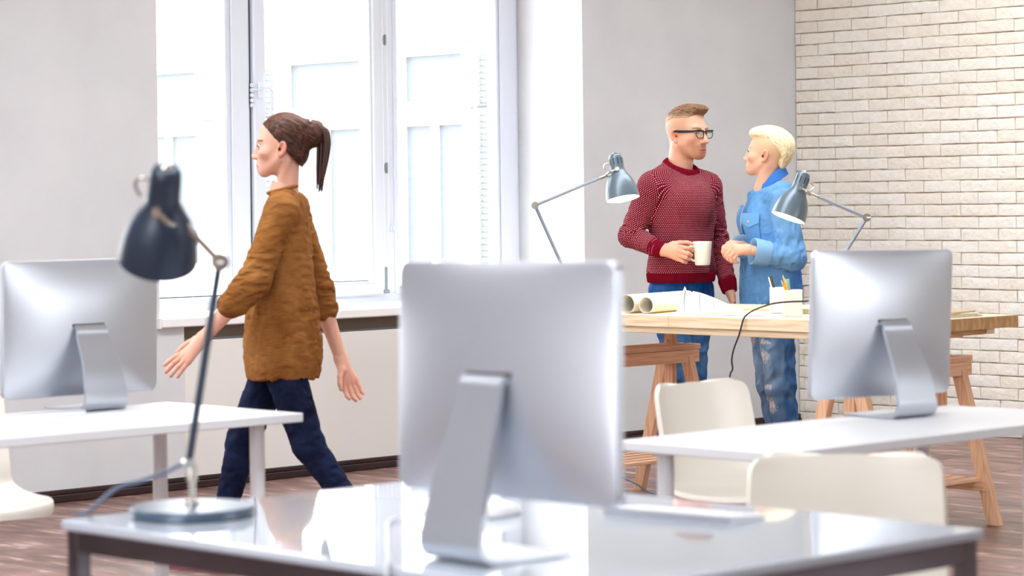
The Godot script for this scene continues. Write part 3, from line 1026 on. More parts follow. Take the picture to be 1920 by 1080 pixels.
# ==================================================================== lamps
func lamp(label: String, base: Vector3, knuckle: Vector3, elbow: Vector3, neck: Vector3, axis: Vector3, dark: bool, lit: float, thumb: Vector3) -> Node3D:
	var o := thing("desk_lamp", label, "lamp", base)
	var body: Material = M.lamp_dark if dark else M.lamp_grey
	var k := knuckle - base
	var e := elbow - base
	var n := neck - base
	axis = axis.normalized()                 # from the cap towards the opening
	var bs := Soup.new()
	bs.lathe(PackedVector2Array([Vector2(0.112, 0), Vector2(0.1175, 0.003), Vector2(0.1175, 0.017), Vector2(0.115, 0.020), Vector2(0.03, 0.0225), Vector2(0.012, 0.024)]), 48)
	part(o, "base", bs, M.lamp_base)
	var stem := Soup.new()
	stem.lathe(PackedVector2Array([Vector2(0.014, 0.022), Vector2(0.014, 0.030), Vector2(0.0075, 0.032), Vector2(0.0075, 0.066), Vector2(0.011, 0.067), Vector2(0.011, k.y - 0.008), Vector2(0.006, k.y)]), 16)
	part(o, "stem", stem, M.nickel)
	var la := Soup.new()
	la.tube(PackedVector3Array([k, e]), PackedFloat32Array([0.0074]), 12)
	part(o, "lower_arm", la, body if dark else M.lamp_arm)
	var side := (e - k).cross(n - e).normalized()
	if side.length() < 0.5:
		side = Vector3(0.719, 0, 0.695)
	for q in [["knuckle", k, 0.012], ["elbow", e, 0.0165]]:
		var j := Soup.new()
		j.tube(PackedVector3Array([q[1] - side * 0.011, q[1] + side * 0.011]), PackedFloat32Array([q[2]]), 20)
		j.tube(PackedVector3Array([q[1] - side * 0.018, q[1] + side * 0.018]), PackedFloat32Array([q[2] * 0.5]), 12)
		part(o, q[0], j, M.nickel)
	var tsc := Soup.new()
	tsc.tube(PackedVector3Array([e + side * 0.016, e + side * 0.03, e + side * 0.034 + thumb * 0.012]), PackedFloat32Array([0.004, 0.004, 0.003]), 8)
	part(o, "thumbscrew", tsc, M.nickel)
	# upper arm ends in a fork round the neck
	var ad := (n - e).normalized()
	var ua := Soup.new()
	ua.tube(PackedVector3Array([e, n - ad * 0.075]), PackedFloat32Array([0.0068]), 12)
	part(o, "upper_arm", ua, M.nickel if dark else M.lamp_arm)
	var fs := axis.cross(ad).normalized()
	var fk := Soup.new()
	fk.tube(PackedVector3Array([n - ad * 0.085, n - ad * 0.052]), PackedFloat32Array([0.0085, 0.0075]), 10)
	for s in [-1.0, 1.0]:
		fk.tube(curve_pts([n - ad * 0.055, n - ad * 0.046 + fs * s * 0.02, n - ad * 0.03 + fs * s * 0.0345, n + fs * s * 0.0355], 12), PackedFloat32Array([0.0055]), 8)
		fk.tube(PackedVector3Array([n + fs * s * 0.029, n + fs * s * 0.043]), PackedFloat32Array([0.0095]), 12)
	part(o, "fork", fk, M.nickel)
	# shade: bell, neck and vented cap, hanging with its opening along axis
	var up := -axis
	var t := along(n + axis * 0.128, up, ad)
	var prof := PackedVector2Array([Vector2(0.0745, 0.0), Vector2(0.0738, 0.012), Vector2(0.0715, 0.033), Vector2(0.0665, 0.058), Vector2(0.0575, 0.083), Vector2(0.0455, 0.103), Vector2(0.036, 0.118), Vector2(0.0318, 0.130), Vector2(0.0308, 0.142)])
	var outer := prof.duplicate()
	outer.append_array(PackedVector2Array([Vector2(0.0300, 0.180), Vector2(0.0285, 0.192), Vector2(0.0245, 0.200), Vector2(0.017, 0.204)]))
	var sh := Soup.new()
	sh.lathe(outer, 48, t, false, true)
	part(o, "shade", sh, body, 60.0)
	var inn := PackedVector2Array()
	for q in prof:
		inn.append(Vector2(q.x - 0.0016, q.y + 0.0003))
	var rf := Soup.new()
	rf.lathe(inn, 48, t, false, true)
	part(o, "reflector", rf, M.lamp_in, 60.0)
	var rim := Soup.new()
	var rp := PackedVector3Array()
	for i in 49:
		rp.append(t * Vector3(0.0737 * cos(TAU * i / 48), 0.0, 0.0737 * sin(TAU * i / 48)))
	rim.tube(rp, PackedFloat32Array([0.0014]), 6)
	part(o, "rim", rim, body)
	var fin := Soup.new()
	fin.lathe(PackedVector2Array([Vector2(0.012, 0.2035), Vector2(0.012, 0.207), Vector2(0.006, 0.211), Vector2(0.002, 0.213)]), 16, t)
	part(o, "finial", fin, M.nickel)
	for i in (0 if dark else 10):
		var a := TAU * i / 10
		var v := Soup.new()
		v.box(Vector3(-0.0018, 0.152, -0.0012), Vector3(0.0018, 0.182, 0.0012), 0.0008, t * Transform3D(Basis(Vector3.UP, a), Vector3(sin(a), 0, cos(a)) * 0.0302))
		part(o, "vent_slot", v, M.slot)
	# grab handle on the cap
	var hs := 1.0 if dark else -1.0
	var gh := Soup.new()
	gh.tube(curve_pts([t * Vector3(0, 0.168, hs * 0.030), t * Vector3(0, 0.169, hs * 0.045), t * Vector3(0, 0.158, hs * 0.056), t * Vector3(0, 0.142, hs * 0.053), t * Vector3(0, 0.130, hs * 0.044)], 16), PackedFloat32Array([0.0032]), 8)
	part(o, "grab_handle", gh, M.nickel)
	var b := Soup.new()
	b.lathe(PackedVector2Array([Vector2(0.004, 0.046), Vector2(0.018, 0.050), Vector2(0.025, 0.062), Vector2(0.0255, 0.072), Vector2(0.021, 0.088), Vector2(0.014, 0.104), Vector2(0.013, 0.125)]), 20, t)
	part(o, "bulb", b, M.bulb_on if lit > 0.0 else M.bulb_off, 60.0)
	if lit > 0.0:
		var l := SpotLight3D.new()
		l.name = "lamp_light"
		l.light_energy = lit
		l.light_color = Color(1.0, 0.90, 0.74)
		l.light_size = 0.02
		l.spot_angle = 62.0
		l.spot_range = 20.0
		l.spot_attenuation = 2.0
		l.shadow_enabled = true
		o.add_child(l)
		l.look_at_from_position(o.position + t * Vector3(0, 0.060, 0), o.position + t * Vector3(0, -0.4, 0), Vector3(0.3, 0.1, 0.9))
	return o

func build_lamps() -> void:
	var F := Vector3(0.695, 0, -0.719)
	var R := Vector3(0.719, 0, 0.695)
	var near := lamp("dark slate lamp standing switched off at the corner of the glossy desk", Vector3(-8.774, 0.74, 5.805), Vector3(-8.778, 0.838, 5.801), Vector3(-8.745, 1.218, 5.860), Vector3(-8.845, 1.331, 5.822), -R * 0.16 + F * 0.52 - Vector3.UP * 0.84, true, 0.0, -R)
	var cb := Soup.new()
	cb.tube(curve_pts([Vector3(-0.004, 0.105, -0.004), Vector3(-0.03, 0.085, -0.035), Vector3(-0.055, 0.065, -0.085), Vector3(-0.075, 0.052, -0.13), Vector3(-0.105, 0.022, -0.155), Vector3(-0.118, 0.0035, -0.172), Vector3(-0.13, 0.0035, -0.19)], 30), PackedFloat32Array([0.0042]), 10)
	part(near, "cord", cb, M.cable_grey)
	lamp("lit grey desk lamp in front of the man, its arm before the window reveal", Vector3(-3.62, 0.8403, 1.72), Vector3(-3.621, 0.931, 1.719), Vector3(-3.736, 1.298, 1.608), Vector3(-3.474, 1.446, 1.861), R * 0.16 - F * 0.20 - Vector3.UP * 0.95, false, 0.3, -R)
	var rl := lamp("lit grey desk lamp in front of the woman in denim and the brick wall", Vector3(-3.2, 0.8403, 2.78), Vector3(-3.2, 0.93, 2.78), Vector3(-3.063, 1.231, 2.913), Vector3(-3.268, 1.354, 2.714), -R * 0.36 - F * 0.12 - Vector3.UP * 0.93, false, 0.3, R)
	var cd := Soup.new()
	var pts := []
	for q in [Vector3(-3.285, 0.855, 2.86), Vector3(-3.33, 0.885, 2.95), Vector3(-3.412, 0.904, 3.004), Vector3(-3.557, 0.904, 3.03), Vector3(-3.639, 0.903, 3.048), Vector3(-3.692, 0.902, 3.012), Vector3(-3.735, 0.897, 2.974), Vector3(-3.758, 0.889, 2.95), Vector3(-3.80, 0.873, 2.925), Vector3(-3.84, 0.857, 2.92), Vector3(-3.859, 0.840, 2.915), Vector3(-3.862, 0.81, 2.905), Vector3(-3.862, 0.77, 2.89), Vector3(-3.862, 0.714, 2.862), Vector3(-3.862, 0.669, 2.851), Vector3(-3.860, 0.635, 2.853), Vector3(-3.867, 0.59, 2.843), Vector3(-3.87, 0.4, 2.86), Vector3(-3.86, 0.1, 2.87), Vector3(-3.84, 0.006, 2.80)]:
		pts.append(q - rl.position)
	cd.tube(curve_pts(pts, 100), PackedFloat32Array([0.0035]), 8)
	part(rl, "cord", cd, M.cable_black)

func build_table_things() -> void:
	# rolled drawings
	for q in [[Vector3(-3.80, 0.8805, 2.215), Vector3(-3.31, 0.8805, 2.115), 0.0395, "rolled paper drawing nearest the table's left end, showing nested layers"], [Vector3(-3.772, 0.8762, 2.300), Vector3(-3.33, 0.8762, 2.195), 0.0350, "slimmer rolled paper drawing beside the curled sheet"]]:
		var o := thing("paper_roll", q[3], "paper roll", q[0])
		var d: Vector3 = q[1] - q[0]
		var t := along(Vector3.ZERO, d, Vector3.UP)
		var g := []
		var n := 96
		for i in n + 1:
			var a := TAU * 3.2 * i / n
			var rr: float = q[2] - 0.0035 * (1.0 - float(i) / n)
			var row := PackedVector3Array()
			for j in 5:
				row.append(t * Vector3(rr * cos(a), d.length() * j / 4.0, rr * sin(a)))
			g.append(row)
		var s := Soup.new()
		s.sheet(g, 0.0006)
		part(o, "sheet", s, M.paper, 60.0)
	# curled drawing sheets with ruled lines printed on their upper side
	var ink := plan_texture()
	var pm := mat(Color.WHITE, 0.8, 0.0, 0.3)
	pm.albedo_texture = ink
	for q in 2:
		var o := thing("drawing_sheet", ["curled drawing sheet rising into two pointed corners beside the paper rolls", "flat ruled drawing sheet lying under the curled one"][q], "paper")
		var g := []
		for i in 61:
			var f := i / 60.0                     # along the table edge, from the standing end to the flat end
			var row := PackedVector3Array()
			var base := Vector3(-3.766, 0.8424, 2.482).lerp(Vector3(-3.690, 0.8424, 2.888), f)
			# the standing end: ragged outline with two pointed corners and a notch between them
			var tall := 1.0
			if f < 0.09:
				tall = lerpf(0.30, 1.16, pow(f / 0.09, 0.7))
			elif f < 0.13:
				tall = lerpf(1.16, 0.66, (f - 0.09) / 0.04)
			elif f < 0.18:
				tall = lerpf(0.66, 1.02, (f - 0.13) / 0.05)
			for j in 17:
				var v := j / 16.0                # from the table edge upwards
				if q == 1:
					row.append(Vector3(-3.68, 0.8408, 2.56).lerp(Vector3(-3.63, 0.8408, 2.86), f).lerp(Vector3(-3.40, 0.8408, 2.47).lerp(Vector3(-3.36, 0.8408, 2.76), f), v))
					continue
				var bend := lerpf(1.75, 0.10, pow(smoothstep(0.08, 0.95, f), 0.75))
				var r := 0.145 / bend
				var th := bend * v * tall
				row.append(base + Vector3(0.695, 0, -0.719) * (r * sin(th)) + Vector3.UP * (r * (1.0 - cos(th))) - Vector3(0.719, 0, 0.695) * (0.012 * sin(PI * v) * smoothstep(0.3, 0.0, f)))
			g.append(row)
		var s := Soup.new()
		s.sheet(g, 0.0006)
		part(o, "sheet", s, pm, 60.0)
	# flat stack behind and a folder
	var fl := thing("folder", "thin tan card folder lying in front of the woman on the table", "folder", Vector3(-3.19, 0.8403, 2.36), deg_to_rad(8))
	part(fl, "back_cover", bx(Vector3(-0.12, 0.0, -0.19), Vector3(0.12, 0.003, 0.19), 0.001), M.card)
	part(fl, "front_cover", bx_t(Vector3(-0.118, 0.004, -0.188), Vector3(0.12, 0.007, 0.188), 0.001, Transform3D(Basis(Vector3(0, 0, 1), 0.035), Vector3(0, 0.003, 0))), M.folder)
	part(fl, "paper", bx(Vector3(-0.112, 0.0032, -0.18), Vector3(0.112, 0.0062, 0.18), 0.0005), M.paper)
	# two square pencil cups with pens and pencils standing in them
	var tops := []
	for c in [[Vector3(-3.47, 0.8429, 2.765), 0.106, 0.031, "cream square pencil cup holding the dark pen, behind the front cup"], [Vector3(-3.64, 0.8402, 2.985), 0.108, 0.037, "cream square pencil cup at the table's front edge, holding the yellow pencils"]]:
		var ph := thing("pencil_cup", c[3], "pencil cup", c[0], deg_to_rad(-44))
		var s := Soup.new()
		var w: float = c[2]
		for r in [[-w, -w, w, -w + 0.003], [-w, w - 0.003, w, w], [-w, -w, -w + 0.003, w], [w - 0.003, -w, w, w]]:
			s.box(Vector3(r[0], 0, r[1]), Vector3(r[2], c[1], r[3]), 0.001)
		part(ph, "sides", s, M.cream)
		part(ph, "bottom", bx(Vector3(-w, 0, -w), Vector3(w, 0.004, w)), M.cream)
		tops.append(Transform3D(Basis(Vector3.UP, deg_to_rad(-44)), c[0]))
	for q in [[Vector3(0.012, 0.006, 0.0), Vector3(-0.030, 0.152, 0.004), "pen", 0, 0], [Vector3(0.004, 0.006, -0.012), Vector3(-0.032, 0.148, -0.014), "pen", 1, 0], [Vector3(0.018, 0.006, 0.0), Vector3(-0.046, 0.150, 0.0), "pencil", 2, 1], [Vector3(0.006, 0.006, -0.012), Vector3(-0.038, 0.172, -0.012), "pencil", 3, 1], [Vector3(0.004, 0.006, 0.014), Vector3(-0.032, 0.158, 0.016), "pencil", 4, 1], [Vector3(0.0, 0.006, -0.024), Vector3(-0.016, 0.150, -0.024), "pen", 5, 1]]:
		var a: Vector3 = tops[q[4]] * q[0]
		var b: Vector3 = tops[q[4]] * q[1]
		var lab: String = ["dark pen with pale clip, leaning left in the rear pencil cup", "white pen leaning beside the dark pen in the rear pencil cup", "yellow pencil leaning farthest left of the three pencils", "tallest yellow pencil standing in the front pencil cup", "yellow pencil standing nearest the camera in the front pencil cup", "blue pen with pale cap standing behind the yellow pencils"][q[3]]
		var o := thing(q[2], lab, q[2], a)
		var d := (b - a).normalized()
		var L := a.distance_to(b)
		var bod := Soup.new()
		if q[2] == "pencil":
			bod.tube(PackedVector3Array([Vector3.ZERO, d * (L - 0.02)]), PackedFloat32Array([0.0038]), 6)
			part(o, "barrel", bod, M.yellow, 20.0)
			var tip := Soup.new()
			tip.tube(PackedVector3Array([d * (L - 0.02), d * (L - 0.004)]), PackedFloat32Array([0.0036, 0.0012]), 8)
			part(o, "sharpened_tip", tip, M.pencil_wood)
			var ld := Soup.new()
			ld.tube(PackedVector3Array([d * (L - 0.004), d * L]), PackedFloat32Array([0.0012, 0.0003]), 6)
			part(o, "lead", ld, M.graphite)
		else:
			var cm: Material = [M.pen_dark, M.pen_white, null, null, null, M.pen_blue][q[3]]
			bod.tube(PackedVector3Array([Vector3.ZERO, d * (L * 0.72), d * (L * 0.985), d * L]), PackedFloat32Array([0.0052, 0.0056, 0.0056, 0.0035]), 10)
			part(o, "barrel", bod, cm)
			var cp := Soup.new()
			cp.tube(PackedVector3Array([d * (L * 0.72), d * (L + 0.001)]), PackedFloat32Array([0.0062, 0.0062]), 10)
			part(o, "cap", cp, M.pen_cyan if q[3] == 5 else (M.pen_white if q[3] == 1 else M.pen_dark))
			if q[3] == 0:
				part(o, "clip", bx_t(Vector3(-0.0015, L * 0.7, 0.0062), Vector3(0.0015, L * 0.99, 0.0078), 0.0004, along(Vector3.ZERO, d, Vector3(0.7, 0, -0.7))), M.pen_white)
	# white tray and small box to the right of the holder, papers on the brick-wall end
	var bk := thing("box", "small olive and white box beside the pencil cups, half behind the monitor", "box", Vector3(-3.40, 0.8402, 2.93), deg_to_rad(-10))
	part(bk, "body", bx(Vector3(-0.06, 0.0, -0.05), Vector3(0.06, 0.022, 0.05), 0.002), mat(K(150, 146, 104), 0.6))
	part(bk, "lid", bx(Vector3(-0.063, 0.0215, -0.053), Vector3(0.063, 0.037, 0.053), 0.002), M.cream)
	for q in 3:
		var o := thing("notebook", ["lowest tan notebook on the brick-wall end of the table", "white pad between two tan notebooks on the table's end", "topmost tan notebook lying askew on the table's end"][q], "notebook", Vector3(-3.32, 0.8402 + 0.0072 * q, 3.46 - 0.015 * q), deg_to_rad([2, -8, 12][q]))
		part(o, "cover", bx(Vector3(-0.105, 0.0, -0.15), Vector3(0.105, 0.0012, 0.15), 0.0004), [M.card, M.paper, M.card][q])
		part(o, "page_block", bx(Vector3(-0.102, 0.0013, -0.147), Vector3(0.103, 0.0056, 0.147), 0.0004), M.paper)
		part(o, "cover", bx(Vector3(-0.105, 0.0057, -0.15), Vector3(0.105, 0.0069, 0.15), 0.0004), [M.folder, M.paper, M.card][q])
	# cables
	var c := Soup.new()
	c.tube(curve_pts([Vector3(-3.10, 0.72, 1.30), Vector3(-3.11, 0.40, 1.28), Vector3(-3.14, 0.16, 1.36), Vector3(-3.227, 0.084, 1.542), Vector3(-3.279, 0.075, 1.659), Vector3(-3.300, 0.054, 1.777), Vector3(-3.316, 0.024, 1.873), Vector3(-3.327, 0.020, 1.931), Vector3(-3.376, 0.0045, 2.024), Vector3(-3.45, 0.0045, 2.15), Vector3(-3.6, 0.0045, 2.5)], 70), PackedFloat32Array([0.0038]), 8)
	var fc := part(self, "power_cord", c, M.cable_grey)
	tag(fc, "grey cable snaking across the floor past the trestle's foot", "cable")
	var wc := Soup.new()
	wc.tube(curve_pts([Vector3(-8.60, 0.95, 6.60), Vector3(-8.55, 0.80, 6.36), Vector3(-8.56, 0.755, 6.20), Vector3(-8.60, 0.7450, 6.17), Vector3(-8.72, 0.7440, 6.30), Vector3(-8.86, 0.7440, 6.46), Vector3(-8.955, 0.7437, 6.57), Vector3(-8.975, 0.7445, 6.59), Vector3(-8.986, 0.730, 6.60), Vector3(-8.986, 0.68, 6.60), Vector3(-8.985, 0.45, 6.61), Vector3(-8.95, 0.2, 6.62)], 60), PackedFloat32Array([0.0034]), 8)
	tag(part(self, "monitor_cable", wc, M.cable_white), "pale cable crossing the glossy desk from behind the large monitor", "cable")

func plan_texture() -> ImageTexture:
	var im := Image.create(512, 256, false, Image.FORMAT_RGBA8)
	im.fill(K(238, 234, 222))
	var ink := K(120, 130, 146)
	for k in 5:
		im.fill_rect(Rect2i(20, 24 + k * 42, 470, 2), ink)
	for k in 14:
		im.fill_rect(Rect2i(20 + k * 34, 24, 2, 170), ink)
	for k in 9:
		im.fill_rect(Rect2i(40 + k * 48, 40 + (k % 3) * 46, 20, 2), K(120, 130, 150))
	return ImageTexture.create_from_image(im)

# ==================================================================== people
# A figure is a distance field on a grid, meshed as surface nets.
class Field:
	var o: Vector3
	var h: float
	var nx: int
	var ny: int
	var nz: int
	var d := PackedFloat32Array()
	var id := PackedByteArray()
	var split := false
	func _init(lo: Vector3, hi: Vector3, cell: float) -> void:
		o = lo
		h = cell
		nx = int((hi.x - lo.x) / cell) + 2
		ny = int((hi.y - lo.y) / cell) + 2
		nz = int((hi.z - lo.z) / cell) + 2
		d.resize(nx * ny * nz)
		d.fill(1.0)
		id.resize(nx * ny * nz)
	func _span(lo: Vector3, hi: Vector3) -> PackedInt32Array:
		return PackedInt32Array([maxi(0, int((lo.x - o.x) / h)), mini(nx - 1, int((hi.x - o.x) / h) + 1), maxi(0, int((lo.y - o.y) / h)), mini(ny - 1, int((hi.y - o.y) / h) + 1), maxi(0, int((lo.z - o.z) / h)), mini(nz - 1, int((hi.z - o.z) / h) + 1)])
	# tapered capsule; flat (a unit vector) is squeezed by ff
	func cone(a: Vector3, b: Vector3, ra: float, rb: float, k := 0.02, tag := 0, flat := Vector3.ZERO, ff := 1.0) -> void:
		var m := maxf(ra, rb) * maxf(1.0, 1.0 / ff) + k + h * 2.5
		var s := _span(a.min(b) - Vector3.ONE * m, a.max(b) + Vector3.ONE * m)
		var ab := b - a
		if ff != 1.0:
			ab += flat * (ab.dot(flat) * (ff - 1.0))
		var inv := 1.0 / maxf(ab.length_squared(), 1e-9)
		var dr := rb - ra
		for z in range(s[4], s[5] + 1):
			for y in range(s[2], s[3] + 1):
				var i := (z * ny + y) * nx + s[0]
				var p := Vector3(o.x + s[0] * h, o.y + y * h, o.z + z * h) - a
				for x in range(s[0], s[1] + 1):
					var q := p
					if ff != 1.0:
						q += flat * (p.dot(flat) * (ff - 1.0))
					var t := clampf(q.dot(ab) * inv, 0.0, 1.0)
					var e := (q - ab * t).length() - ra - dr * t
					var v := d[i]
					var g := k - absf(e - v)
					if e < v:
						id[i] = tag
						v = e
					if g > 0.0:
						v -= g * g / (4.0 * k)
					d[i] = v
					i += 1
					p.x += h
	func egg(c: Vector3, r: Vector3, k := 0.02, tag := 0, b := Basis.IDENTITY, cut := false) -> void:
		var m := maxf(r.x, maxf(r.y, r.z)) + k + h * 2.5
		var s := _span(c - Vector3.ONE * m, c + Vector3.ONE * m)
		var bt := b.transposed()
		var r1 := Vector3.ONE / r
		var r2 := r1 * r1
		var st := bt * Vector3(h, 0, 0)
		for z in range(s[4], s[5] + 1):
			for y in range(s[2], s[3] + 1):
				var i := (z * ny + y) * nx + s[0]
				var p := bt * (Vector3(o.x + s[0] * h, o.y + y * h, o.z + z * h) - c)
				for x in range(s[0], s[1] + 1):
					var k0 := (p * r1).length()
					var k1 := (p * r2).length()
					var e := k0 * (k0 - 1.0) / maxf(k1, 1e-6)
					var v := d[i]
					if cut:
						e = -e
						var g2 := k - absf(e - v)
						if e > v:
							v = e
							if tag > 0:
								id[i] = tag
						if g2 > 0.0:
							v += g2 * g2 / (4.0 * k)
						d[i] = v
					else:
						var g := k - absf(e - v)
						if e < v:
							id[i] = tag
							v = e
						if g > 0.0:
							v -= g * g / (4.0 * k)
						d[i] = v
					i += 1
					p += st
	func plane(pt: Vector3, n: Vector3) -> void:      # keeps what lies behind the plane
		for z in nz:
			for y in ny:
				var i := (z * ny + y) * nx
				var e := (Vector3(o.x, o.y + y * h, o.z + z * h) - pt).dot(n)
				var st := h * n.x
				for x in nx:
					if e > d[i]:
						d[i] = e
					e += st
					i += 1
	func rough(f: Callable, band := 0.03) -> void:    # adds a displacement near the surface
		for z in nz:
			for y in ny:
				var i := (z * ny + y) * nx
				for x in nx:
					if absf(d[i]) < band:
						d[i] += f.call(Vector3(o.x + x * h, o.y + y * h, o.z + z * h), id[i])
					i += 1
	func emit(out: Flesh, t: Transform3D, col: Callable, uvf = null) -> void:
		var idx := PackedInt32Array()
		split = uvf != null
		idx.resize(nx * ny * nz * (8 if split else 1))
		idx.fill(-1)
		var sx := 1
		var sy := nx
		var sz := nx * ny
		for z in range(1, nz - 1):
			for y in range(1, ny - 1):
				var i := (z * ny + y) * nx
				for x in range(1, nx - 1):
					var c := i + x
					var s := d[c] < 0.0
					if (d[c + sx] < 0.0) != s:
						_face(out, t, idx, c, sy, sz, s, col, uvf)
					if (d[c + sy] < 0.0) != s:
						_face(out, t, idx, c, sz, sx, s, col, uvf)
					if (d[c + sz] < 0.0) != s:
						_face(out, t, idx, c, sx, sy, s, col, uvf)
	func _face(out: Flesh, t: Transform3D, idx: PackedInt32Array, c: int, u: int, w: int, s: bool, col: Callable, uvf) -> void:
		var g := int(id[c])
		var a := _vert(out, t, idx, c, col, uvf, g)
		var b := _vert(out, t, idx, c - u, col, uvf, g)
		var e := _vert(out, t, idx, c - u - w, col, uvf, g)
		var f := _vert(out, t, idx, c - w, col, uvf, g)
		if s:      # solid below, so the face looks along the axis; Godot's front is clockwise
			out.i.append_array(PackedInt32Array([a, e, b, a, f, e]))
		else:
			out.i.append_array(PackedInt32Array([a, b, e, a, e, f]))
	func _vert(out: Flesh, t: Transform3D, idx: PackedInt32Array, c: int, col: Callable, uvf, tg: int) -> int:
		var key := c + nx * ny * nz * tg if split else c
		if idx[key] >= 0:
			return idx[key]
		var x := c % nx
		var y := (c / nx) % ny
		var z := c / (nx * ny)
		var sy := nx
		var sz := nx * ny
		var v0 := d[c]; var v1 := d[c + 1]; var v2 := d[c + sy]; var v3 := d[c + sy + 1]
		var v4 := d[c + sz]; var v5 := d[c + sz + 1]; var v6 := d[c + sz + sy]; var v7 := d[c + sz + sy + 1]
		var s := Vector3.ZERO
		var n := 0
		if (v0 < 0) != (v1 < 0): s += Vector3(v0 / (v0 - v1), 0, 0); n += 1
		if (v2 < 0) != (v3 < 0): s += Vector3(v2 / (v2 - v3), 1, 0); n += 1
		if (v4 < 0) != (v5 < 0): s += Vector3(v4 / (v4 - v5), 0, 1); n += 1
		if (v6 < 0) != (v7 < 0): s += Vector3(v6 / (v6 - v7), 1, 1); n += 1
		if (v0 < 0) != (v2 < 0): s += Vector3(0, v0 / (v0 - v2), 0); n += 1
		if (v1 < 0) != (v3 < 0): s += Vector3(1, v1 / (v1 - v3), 0); n += 1
		if (v4 < 0) != (v6 < 0): s += Vector3(0, v4 / (v4 - v6), 1); n += 1
		if (v5 < 0) != (v7 < 0): s += Vector3(1, v5 / (v5 - v7), 1); n += 1
		if (v0 < 0) != (v4 < 0): s += Vector3(0, 0, v0 / (v0 - v4)); n += 1
		if (v1 < 0) != (v5 < 0): s += Vector3(1, 0, v1 / (v1 - v5)); n += 1
		if (v2 < 0) != (v6 < 0): s += Vector3(0, 1, v2 / (v2 - v6)); n += 1
		if (v3 < 0) != (v7 < 0): s += Vector3(1, 1, v3 / (v3 - v7)); n += 1
		s = s / maxf(1.0, n)
		var fx := 1.0 - s.x; var fy := 1.0 - s.y; var fz := 1.0 - s.z
		var g := Vector3(((v1 - v0) * fy * fz + (v3 - v2) * s.y * fz + (v5 - v4) * fy * s.z + (v7 - v6) * s.y * s.z), ((v2 - v0) * fx * fz + (v3 - v1) * s.x * fz + (v6 - v4) * fx * s.z + (v7 - v5) * s.x * s.z), ((v4 - v0) * fx * fy + (v5 - v1) * s.x * fy + (v6 - v2) * fx * s.y + (v7 - v3) * s.x * s.y))
		var p := o + (Vector3(x, y, z) + s) * h
		out.v.append(t * p)
		out.n.append((t.basis * g).normalized())
		out.c.append(col.call(p, id[c], g.normalized()))
		if split:
			out.uv.append(uvf.call(p, tg))
		else:
			out.uv.append(Vector2(p.x, p.y))
		idx[key] = out.v.size() - 1
		return idx[key]

class Flesh:
	var v := PackedVector3Array()
	var n := PackedVector3Array()
	var c := PackedColorArray()
	var uv := PackedVector2Array()
	var i := PackedInt32Array()
	func mesh(m: Material) -> ArrayMesh:
		var a := []
		a.resize(Mesh.ARRAY_MAX)
		a[Mesh.ARRAY_VERTEX] = v
		a[Mesh.ARRAY_NORMAL] = n
		a[Mesh.ARRAY_COLOR] = c
		a[Mesh.ARRAY_TEX_UV] = uv
		a[Mesh.ARRAY_INDEX] = i
		var am := ArrayMesh.new()
		am.add_surface_from_arrays(Mesh.PRIMITIVE_TRIANGLES, a)
		am.surface_set_material(0, m)
		return am

func vmat(rough := 0.6, sss := 0.0, spec := 0.4) -> StandardMaterial3D:
	var m := mat(Color.WHITE, rough, 0.0, spec)
	m.vertex_color_use_as_albedo = true
	if sss > 0.0:
		m.subsurf_scatter_enabled = true
		m.subsurf_scatter_strength = sss
	return m

func flat_color(c: Color) -> Callable:
	return func(_p: Vector3, _id: int, _n: Vector3) -> Color: return c

func gauss(p: Vector3, c: Vector3, r: float) -> float:
	return exp(-(p - c).length_squared() / (r * r))

